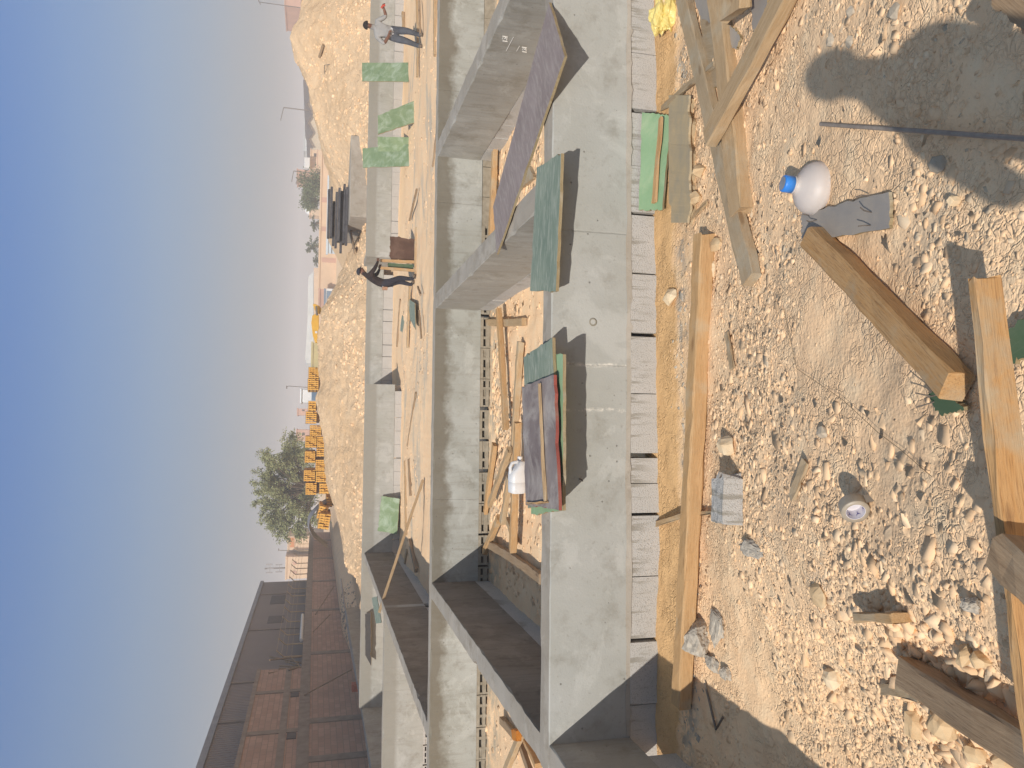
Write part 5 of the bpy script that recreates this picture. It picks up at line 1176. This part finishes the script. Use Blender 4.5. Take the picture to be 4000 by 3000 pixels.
def palm(x_, y_, Y, r, label, seed):
    c = PY(x_, y_, Y); o = empty('palm_tree', (c.x, Y, 0)); tag(o, label, 'palm tree', 'palms behind the beige wall'); rg = np.random.default_rng(seed); mb = MB(); mb.tube([(0, 0, 0), (.1, 0, c.z * .5), (0, 0, c.z)], [.28, .22, .2], 8); mb.build('trunk', M_BARK, o)
    Ps = []; Ds = []
    for k in range(17):
        a = rg.uniform(0, 6.283); el = rg.uniform(-.7, 1.2); d = np.array((math.cos(a) * math.cos(el), math.sin(a) * math.cos(el), math.sin(el)))
        u = np.repeat(np.linspace(.12, 1, 26), 2)[:, None]; p = np.array((0, 0, c.z)) + d * r * u - np.array((0, 0, .45 * r)) * u ** 2.2
        s = np.cross(d, (0, 0, 1)); s /= np.linalg.norm(s) + 1e-6; sg = np.tile([1, -1], 26)[:, None]; Ps.append(p); Ds.append(s * sg * .8 + d * .7)
    link('crown', leaves_mesh('crown', np.concatenate(Ps), np.concatenate(Ds), .17 * r, rg, .3), M_PALM, o)
palm(1225, 962, 125, 2.0, 'largest palm crown showing over the beige wall', 1); palm(1232, 872, 126, 1.5, 'smaller palm crown beside the small white dome', 2); palm(1238, 1018, 127, 1.1, 'lowest palm crown beside the white warehouse end', 3)

# ------------------------------------------------------------------ stacks of yellow formwork beams on the platform behind the mound
M_YEL = plain('yellow_beam', lin(222, 172, 84), lin(208, 154, 70), 4, .6, .3, 0, 'World'); M_YEND = plain('beam_web', lin(120, 84, 40), lin(90, 62, 34), 4, .9, .1, 0, 'World')
def bundle(yc, zc, wd, ht, label, nb=6, rows=3, tilt=0.0, Y=38.0, L=2.4):
    r = empty('beam_bundle', (yc, Y, zc)); r.rotation_euler = (0, tilt, 0); tag(r, label, 'beam bundle', 'bundles of yellow formwork beams')
    mb = MB(); cw = wd / nb; rh = ht / rows
    for i in range(nb):
        for j in range(rows):
            x0 = -wd / 2 + i * cw; z0 = j * rh; g = .012
            e_ = ((i * 7 + j * 5) % 4) * .03; mb.box((x0 + .009, e_, z0), (x0 + cw - .009, L, z0 + rh * .34)); mb.box((x0 + .009, e_, z0 + rh * .66), (x0 + cw - .009, L, z0 + rh * .96)); mb.box((x0 + cw * .28, e_ + .006, z0 + rh * .34), (x0 + cw - .010, L, z0 + rh * .66)); mb.box((x0 + .012, e_ + .05, z0 + rh * .34), (x0 + cw * .28, L, z0 + rh * .66), 1)
    mb.build('beams', [M_YEL, M_YEND], r)
    mb = MB()
    for yy in (.12, L - .2): mb.box((-wd / 2 - .012, yy, -.01), (-wd / 2 + .0, yy + .04, ht + .012)); mb.box((wd / 2, yy, -.01), (wd / 2 + .012, yy + .04, ht + .012)); mb.box((-wd / 2, yy, ht), (wd / 2, yy + .04, ht + .012))
    mb.build('strap', M_STEEL, r)
BD = [(1205, 1245, 1434, 1478, 'yellow bundle farthest from the tree, at the outer end of the row'), (1202, 1244, 1479, 1524, 'yellow bundle next to the outermost one by the excavator boom'),
      (1204, 1234, 1566, 1605, 'low yellow bundle next to the white cabin'), (1194, 1236, 1607, 1655, 'tall yellow bundle below the first pink house'), (1210, 1254, 1661, 1703, 'single yellow bundle below the second pink house'),
      (1192, 1236, 1704, 1749, 'upper yellow bundle at the tree edge, level with a lower one'), (1238, 1280, 1705, 1749, 'lower yellow bundle directly under the tree edge one'), (1236, 1280, 1752, 1784, 'lower narrow yellow bundle with a brown shadow'),
      (1190, 1231, 1763, 1808, 'upper yellow bundle standing beside a gap in front of the tree'), (1232, 1282, 1796, 1840, 'lower yellow bundle split by a dark seam'), (1186, 1230, 1837, 1881, 'highest yellow bundle, in front of the tree trunk'),
      (1233, 1284, 1842, 1885, 'lower yellow bundle directly under the highest one'), (1193, 1236, 1887, 1934, 'upper yellow bundle at the tarpaulin end of the stack'), (1247, 1284, 1889, 1930, 'lower yellow bundle at the tarpaulin end of the stack'), (1275, 1298, 1943, 1981, 'small low yellow bundle beside the tarp')]
tops = {}
for x0, x1, y0, y1, l in BD:
    a = PY(x0, (y0 + y1) / 2, 38); b = PY(x1, (y0 + y1) / 2, 38); wd = abs(PY(x0, y0, 38).x - PY(x0, y1, 38).x); bundle(a.x, b.z, wd, a.z - b.z, l, 6 if wd > .5 else 4, max(2, int(round((a.z - b.z) / .19))))
a = PY(1264, 2032, 37); b = PY(1297, 1984, 37); bundle((a.x + b.x) / 2, 1.62, .6, .42, 'leaning yellow bundle near the grey tarp', 5, 2, .25, 37.0)
a = PY(1256, 2080, 36.5); bundle(a.x + .45, 1.5, .7, .5, 'yellow bundle in shade of the brick wall beside the tarp', 6, 2, .15, 36.5)
# pallets under the upper and the floating ends: bearers standing on the platform
mb = MB()
for x0, x1, y0, y1, l in BD:
    a = PY(x1, y0, 38); b = PY(x1, y1, 38); lo = max(1.0, a.z - .62) if x1 < 1240 else 1.0
    for yy in (38.35, 39.6): mb.box((min(a.x, b.x) + .04, yy, lo), (max(a.x, b.x) - .04, yy + .1, a.z - .004))
o = mb.build('bearer_blocks', M_WOOD_OLD); tag(o, 'dark timber bearers stacked between and below the yellow bundles', 'bearers')
c = PY(1262, 2040, 39); mb = MB(); n = 14; vs = []
for i in range(n):
    for j in range(8):
        u, v_ = i / (n - 1) - .5, j / 7 - .5; vs.append((c.x + u * 2.2, 39 + v_ * 2.2, 1.55 + 1.0 * max(0, 1 - (2 * abs(u)) ** 2.2) * (1 - .3 * abs(v_)) + .08 * float(fbm(u * 5, v_ * 5, 91, 3))))
mb.add(vs, [(i*8+j, i*8+j+1, (i+1)*8+j+1, (i+1)*8+j) for i in range(n-1) for j in range(7)], 0, True); o = mb.build('tarpaulin', plain('grey_tarp', lin(150, 146, 146), lin(116, 112, 112), 2, .6)); tag(o, 'grey tarpaulin heaped below the tree at the end of the yellow bundles', 'tarpaulin')

# ------------------------------------------------------------------ things on and behind the mound
M_DKST = plain('dark_formwork_steel', lin(92, 90, 92), lin(66, 64, 66), 5, .7, .3, 0, 'World')
mb = MB(); a = PY(1362, 610, 30.5); b = PY(1362, 905, 30.5); mb.box((b.x, 28.2, -.2), (a.x, 32.5, a.z)); o = mb.build('concrete_plinth', M_CONC_TOP, None, .02); tag(o, 'grey concrete plinth in the dip of the mound under the dark steel beams', 'plinth')
rr = random.Random(17)
names = ['lowest', 'second lowest', 'third', 'fourth', 'fifth', 'sixth', 'seventh', 'topmost']
for k in range(8):
    y0 = 690 + rr.uniform(0, 70) + 6 * k; y1 = 1000 - rr.uniform(0, 60) - 4 * k; z = a.z + .02 + k * .095; Y = 29.4 + (k % 3) * .10
    p = PY(1340, y0, Y); q = PY(1340, y1, Y); mb = MB(); L = abs(p.x - q.x)
    mb.box((0, 0, 0), (L, .30, .018)); mb.box((0, 0, .0181), (L, .03, .088)); mb.box((0, .27, .0181), (L, .30, .088)); mb.box((.1, .04, .06), (L - .1, .26, .07))
    o = mb.build('steel_channel', M_DKST, None, .003); o.location = (q.x, Y, z); o.rotation_euler = (0, 0, rr.uniform(-.04, .04)); tag(o, '%s dark steel channel in the pile on the concrete plinth' % names[k], 'steel channel', 'pile of dark steel channels')
def mrod(px, Y, r, l, m=M_STEEL, nm='bent_rod'):
    mb = MB(); pts = []
    for x_, y_ in px:
        q = PY(x_, y_, Y)
        for _ in range(25):
            zz = float(mound_z(q.x, q.y)) + .05; q2 = PZ(x_, y_, zz) if zz < 2.0 else q; q = Vector((q2.x, min(max(q2.y, 27), 31), 0)); q = PY(x_, y_, q.y)
        pts.append(q)
    mb.tube(pts, r, 5); o = mb.build(nm, m); tag(o, l, 'bent rod', 'bent rods stuck in the mound')
mrod([(1318, 246), (1267, 255), (1272, 365), (1355, 377)], 29.5, .014, 'long square-bent rod on the tallest part of the mound')
mrod([(1306, 333), (1374, 398)], 29, .012, 'straight rod lying under the square-bent rod')
mrod([(1400, 447), (1380, 475), (1326, 490), (1340, 475)], 28.5, .013, 'hooked rod low on the mound slope toward the dark steel pile')
mrod([(1370, 495), (1416, 515)], 28, .012, 'short rod end by the third wall below the hooked rod')
def on_mound(x_, y_):
    best = None
    for Y in np.linspace(26.9, 31, 120):
        q = PY(x_, y_, Y)
        if q.z <= float(mound_z(q.x, Y)): return q
    return PY(x_, y_, 31)
p = on_mound(1374, 882); q = on_mound(1396, 986); timber(p + Vector((0, -.1, .12)), q + Vector((0, -.1, .1)), .20, .06, M_WOOD_OLD, 'weathered plank lying on the low saddle of the mound', 'plank', 'wooden plank')
p = on_mound(1268, 178); q = on_mound(1252, 226); timber(p + Vector((0, -.05, .05)), q + Vector((0, -.05, .05)), .12, .07, M_WOOD_OLD, 'dark curved stick on the tallest part of the mound', 'plank', 'wooden plank')
# excavator boom resting over the crest
M_EXC = plain('excavator_yellow', lin(222, 172, 60), lin(200, 152, 54), 2, .5, .4, 0, 'World')
ex = empty('excavator', PY(1260, 1250, 44)); tag(ex, 'yellow excavator whose boom and arm show above the mound crest', 'excavator'); eo = Vector(ex.location)
def epoly(pts, t_, nm, m, Y=44.0):
    mb = MB(); f_ = [PY(x_, y_, Y) - eo for x_, y_ in pts]; b_ = [p_ + Vector((0, t_, 0)) for p_ in f_]; n = len(f_)
    mb.add(f_ + b_, [tuple(range(n)), tuple(range(2*n-1, n-1, -1))] + [(i, (i+1) % n, n+(i+1) % n, n+i) for i in range(n)]); return mb.build(nm, m, ex, .02)
epoly([(1236, 1224), (1220, 1232), (1216, 1260), (1222, 1310), (1232, 1338), (1242, 1336), (1246, 1300), (1246, 1230)], .5, 'boom', M_EXC)
epoly([(1222, 1188), (1230, 1186), (1248, 1196), (1264, 1214), (1254, 1226), (1240, 1222), (1228, 1206)], .35, 'arm', M_EXC, 43.9)
mb = MB(); mb.tube([PY(1236, 1196, 43.7) - eo, PY(1238, 1232, 43.7) - eo], .06, 8); mb.build('hydraulic_cylinder', M_STEEL, ex)
epoly([(1231, 1293), (1231, 1302), (1239, 1302), (1239, 1293)], .02, 'panel', M_WPLAST, 43.97)
mb = MB(); mb.box((-.4, -.6, -2.2), (2.2, 2.4, -1.4)); mb.build('track', M_DKST, ex, .1); mb = MB(); mb.box((-1.4, .1, -1.4), (.4, 1.8, -.4)); mb.build('cab', M_EXC, ex, .1)

# ------------------------------------------------------------------ buildings and walls in the distance
def wm(nm, c, c2=None, s=.5): return plain(nm, lin(*c), lin(*(c2 or [int(v_ * .92) for v_ in c])), s, .9, .1, 0, 'World')
M_BEIGE = wm('beige_render', (214, 186, 156)); M_PINK = wm('pink_render', (196, 158, 138)); M_WHITE = wm('white_sheet', (222, 222, 220)); M_ROOFW = wm('pale_roof', (206, 210, 208)); M_GRN = wm('khaki_render', (184, 172, 124)); M_GLASS = plain('window_glass', lin(120, 140, 160), lin(100, 120, 140), 2, .2, .6)
M_DARKW = wm('dark_opening', (84, 74, 70))
def bld(nm, label, cat, x0, x1, y0, y1, Y, depth, m, parts=(), roof=None, base=0.0, group=None):
    """a house front filling a rectangle of the survey picture at distance Y; parts = windows and the like in the same units"""
    yc = (y0 + y1) / 2; top = PY(x0, yc, Y).z; xl = PY(x0, y1, Y).x; xr = PY(x0, y0, Y).x; r = empty(nm, ((xl + xr) / 2, Y, base)); tag(r, label, cat, group)
    w_ = xr - xl; mb = MB(); mb.box((-w_ / 2, 0, 0), (w_ / 2, depth, top - base)); mb.build('wall', m, r)
    mb = MB(); mb.box((-w_ / 2 - .12, -.12, top - base), (w_ / 2 + .12, depth + .12, top - base + .22)); mb.build('parapet', roof or m, r)
    for (pn, a0, a1, b0, b1, pm) in parts:
        p0 = PY(a0, b1, Y); p1 = PY(a1, b0, Y); mb = MB(); mb.box((p0.x - r.location.x, -.05, p1.z - base), (p1.x - r.location.x, .02, p0.z - base)); mb.build(pn, pm, r)
    return r
bld('house', 'low beige house with a white water tank beside the pink tower house', 'house', 1216, 1268, 583, 658, 150, 9, M_BEIGE, [('window', 1226, 1236, 600, 612, M_DARKW), ('cornice', 1238, 1242, 583, 658, M_PINK)])
c = PY(1227, 640, 149); mb = MB(); wz = PY(1205, 640, 149).z - c.z; mb.box((-1, -.5, 0), (1, 1.2, wz)); o = mb.build('water_tank', M_WHITE, None, .08); o.location = (c.x, 149, PY(1216, 640, 150).z + .22); tag(o, 'white rooftop water tank on the low beige house', 'water tank')
bld('house', 'tall narrow pink tower house behind the rounded tree', 'house', 1163, 1256, 661, 694, 155, 6, M_PINK, [('window', 1172, 1181, 683, 690, M_DARKW), ('window', 1210, 1217, 676, 684, M_WHITE)])
bld('house', 'pinkish house corner at the picture edge beyond the tallest mound', 'house', 1116, 1290, -60, 20, 150, 10, M_PINK, [('awning', 1176, 1182, -60, 22, M_DARKW)])
bld('house', 'first pink house top with two steps above a yellow bundle', 'house', 1164, 1290, 1596, 1622, 160, 8, M_PINK, [('window', 1180, 1190, 1600, 1606, M_DARKW)])
bld('house', 'second pink house top nearest the tree', 'house', 1160, 1290, 1678, 1722, 160, 8, M_PINK, [('window', 1180, 1190, 1690, 1700, M_DARKW)])
bld('house', 'beige house with an orange front seen through the barbed wire arms', 'house', 1128, 1260, 2096, 2150, 130, 10, M_BEIGE, [('orange_panel', 1132, 1150, 2100, 2138, wm('orange_render', (206, 140, 92)))])
bld('house', 'cream house with dark windows seen through the wire near the shed', 'house', 1120, 1260, 2176, 2262, 128, 10, M_BEIGE, [('window', 1144, 1158, 2194, 2206, M_PINK), ('window', 1144, 1158, 2230, 2241, M_PINK)])
# warehouse with a row of gables
def gables(label, peaks, valleys, xp, xv, xb, Y, m, roofm):
    c0 = PY(xv, valleys[-1], Y); r = empty('warehouse', (c0.x, Y, 0)); tag(r, label, 'warehouse'); mb = MB(); rf = MB()
    for k, pk in enumerate(peaks):
        a = PY(xv, valleys[k], Y); b = PY(xv, valleys[k + 1], Y); p = PY(xp[k], pk, Y); L = 40
        q = [Vector((v_.x - c0.x, 0, z)) for v_, z in ((a, 0), (a, a.z), (p, p.z), (b, b.z), (b, 0))]; q2 = [v_ + Vector((0, L, 0)) for v_ in q]
        mb = MB(); mb.add(q + q2, [(0, 1, 2, 3, 4), (9, 8, 7, 6, 5)]); mb.quad(q[0], q[1], q2[1], q2[0]); mb.quad(q[3], q[4], q2[4], q2[3]); mb.build('gable', m, r)
        for u, v_ in ((1, 2), (2, 3)):
            dz = Vector((0, -.8, .35)); dz2 = Vector((0, 0, .35)); rf.add([q[u] + dz, q[v_] + dz, q2[v_] + dz2, q2[u] + dz2, q[u] + Vector((0, -.8, -.15)), q[v_] + Vector((0, -.8, -.15))], [(0, 1, 2, 3), (0, 1, 5, 4)])
    rf.build('roof', roofm, r)
gables('row of four gabled beige warehouse bays beyond the mound', [320, 411, 484, 549], [252, 375, 452, 524, 583], [1190, 1198, 1201, 1204], 1222, 1240, 200, wm('gable_render', (198, 184, 158)), M_DARKW)
bld('warehouse', 'white roof strip rising behind the gabled warehouse bays', 'warehouse', 1192, 1240, 260, 590, 245, 20, M_ROOFW)
# long white warehouse
c0 = PY(1240, 1240, 180); r = empty('warehouse', (c0.x, 180, 0)); tag(r, 'long low warehouse with a pale sloping roof beyond the excavator', 'warehouse')
def wpoly(pts, Y0, Y1, nm, m):
    mb = MB(); f_ = [PY(x_, y_, Y0) - Vector((c0.x, 180, 0)) for x_, y_ in pts]; b_ = [p_ + Vector((0, Y1 - Y0, 0)) for p_ in f_]; n = len(f_)
    mb.add(f_ + b_, [tuple(range(n)), tuple(range(2*n-1, n-1, -1))] + [(i, (i+1) % n, n+(i+1) % n, n+i) for i in range(n)]); mb.build(nm, m, r)
wpoly([(1226, 1046), (1226, 1340), (1300, 1340), (1300, 1046)], 180, 200, 'wall', M_BEIGE)
wpoly([(1224, 1060), (1204, 1082), (1201, 1250), (1192, 1400), (1196, 1418), (1227, 1420), (1225, 1340)], 181, 205, 'roof', M_ROOFW)
bld('garden_wall', 'khaki wall stretch between the long warehouse and the yellow bundles', 'wall', 1222, 1300, 1338, 1436, 100, .3, M_GRN)
# perimeter wall of the next plot with gate
bld('perimeter_wall', 'long beige perimeter wall behind the palms and dark steel pile', 'wall', 1254, 1330, 560, 1130, 110, .3, M_BEIGE, [('pier', 1256, 1330, 776, 790, M_PINK), ('pier', 1256, 1330, 1010, 1024, M_PINK), ('pier', 1256, 1330, 890, 902, M_PINK)])
bld('perimeter_wall', 'pinkish wall end beside the glazed gate', 'wall', 1250, 1330, 1128, 1200, 108, .3, M_PINK)
bld('gate', 'pale blue sheet gate in the far pinkish wall', 'gate', 1272, 1330, 1131, 1200, 105, .12, M_GLASS, [('frame', 1276, 1330, 1130, 1136, M_WHITE), ('frame', 1272, 1276, 1130, 1200, M_WHITE), ('rail', 1296, 1299, 1131, 1200, M_WHITE)])
bld('hoarding', 'bluish white site hoarding behind the dark steel pile', 'hoarding', 1284, 1340, 690, 990, 90, .1, wm('pale_blue_sheet', (196, 208, 216)), [('seam', 1285, 1340, 774, 777, M_STEEL), ('seam', 1285, 1340, 866, 869, M_STEEL), ('seam', 1285, 1340, 930, 933, M_STEEL), ('rail', 1297, 1300, 690, 990, M_STEEL)])
# small dome
r = bld('mosque', 'tiny cream building with a white dome between two palms', 'mosque', 1212, 1300, 814, 840, 170, 3, M_BEIGE); p = PY(1208, 818, 170); mb = dome(.9, 1, 1, 1.2, 0); o = mb.build('dome', M_WHITE, r); o.location = (p.x - r.location.x, 1.2, PY(1212, 818, 170).z); mb = MB(); mb.tube([(0, 0, 0), (0, 0, 1.4)], .06, 5); q = mb.build('finial', M_WHITE, o); q.location = (0, 0, .9)
# white cabin behind the bundles
a = PY(1172, 1572, 46); b = PY(1235, 1520, 46); r = empty('site_cabin', ((a.x + b.x) / 2, 46, 0)); tag(r, 'white round-roofed cabin rising behind the yellow bundles', 'cabin'); w_ = abs(b.x - a.x)
mb = MB(); mb.box((-w_ / 2, 0, 0), (w_ / 2, 2.2, a.z - .12)); mb.build('body', M_WHITE, r, .05); mb = MB(); mb.box((-w_ / 2 - .05, -.05, a.z - .12), (w_ / 2 + .05, 2.25, a.z)); mb.build('roof', M_WHITE, r, .06); mb = MB(); mb.box((-w_ / 2 + .12, -.02, b.z - .1), (w_ / 2 - .12, .01, b.z + .25)); mb.build('window', M_GLASS, r)
# poles
def lamp(pts, Y, r_, label):
    b = PY(pts[0][0], pts[0][1], Y); o = empty('lamp_post', (b.x, Y, 0)); tag(o, label, 'lamp post', 'far lamp posts'); q = [PY(x_, y_, Y) for x_, y_ in pts]; v0 = Vector((b.x, Y, 0))
    mb = MB(); mb.tube([Vector((b.x, Y, 0)) - v0] + [p_ - v0 for p_ in q[:2]], r_, 6); mb.build('pole', M_STEEL, o); mb = MB(); mb.tube([p_ - v0 for p_ in q[1:]], r_ * .8, 6); mb.build('arm', M_STEEL, o)
    e = q[-1] - v0; mb = MB(); mb.box((e.x - .22, -.1, e.z - .06), (e.x + .12, .1, e.z + .05)); mb.build('lamp_head', M_STEEL, o)
lamp([(1224, 434), (1108, 420), (1097, 466)], 140, .09, 'tall lamp post rising over the gabled warehouse'); lamp([(1256, 680), (1147, 668), (1140, 706)], 148, .09, 'lamp post beside the pink tower house'); lamp([(1256, 706), (1162, 702), (1157, 714)], 120, .06, 'thin lamp post in front of the rounded tree'); lamp([(1200, 1513), (1128, 1508), (1120, 1511)], 90, .04, 'thin lamp post above the two outer yellow bundles'); lamp([(1120, 2150), (1092, 2150), (1088, 2146)], 120, .05, 'thin lamp post over the houses beyond the wire')
lamp([(1012, 8), (1018, 18), (1010, 0)], 130, .06, 'lamp arm tip at the very edge over the tallest mound')
b = PY(1180, 2216, 140); r = empty('antenna_mast', (b.x, 140, 0)); tag(r, 'antenna mast with panel antennas above the far houses', 'antenna mast'); zt = PY(1034, 2218, 140).z
mb = MB(); mb.tube([(0, 0, 0), (0, 0, zt)], .13, 6); mb.build('mast', M_STEEL, r)
for k, (dx, dz) in enumerate(((-.7, 0), (.7, 0), (0, -.2), (-.6, -1.6), (.6, -1.6))): mb = MB(); mb.box((dx - .09, -.2, zt - 1.3 + dz), (dx + .09, 0, zt - .2 + dz)); mb.box((min(0, dx), -.12, zt - .9 + dz), (max(0, dx), -.08, zt - .82 + dz)); mb.build('panel', plain('antenna_grey', lin(150, 146, 144), lin(136, 132, 130), 3), r)
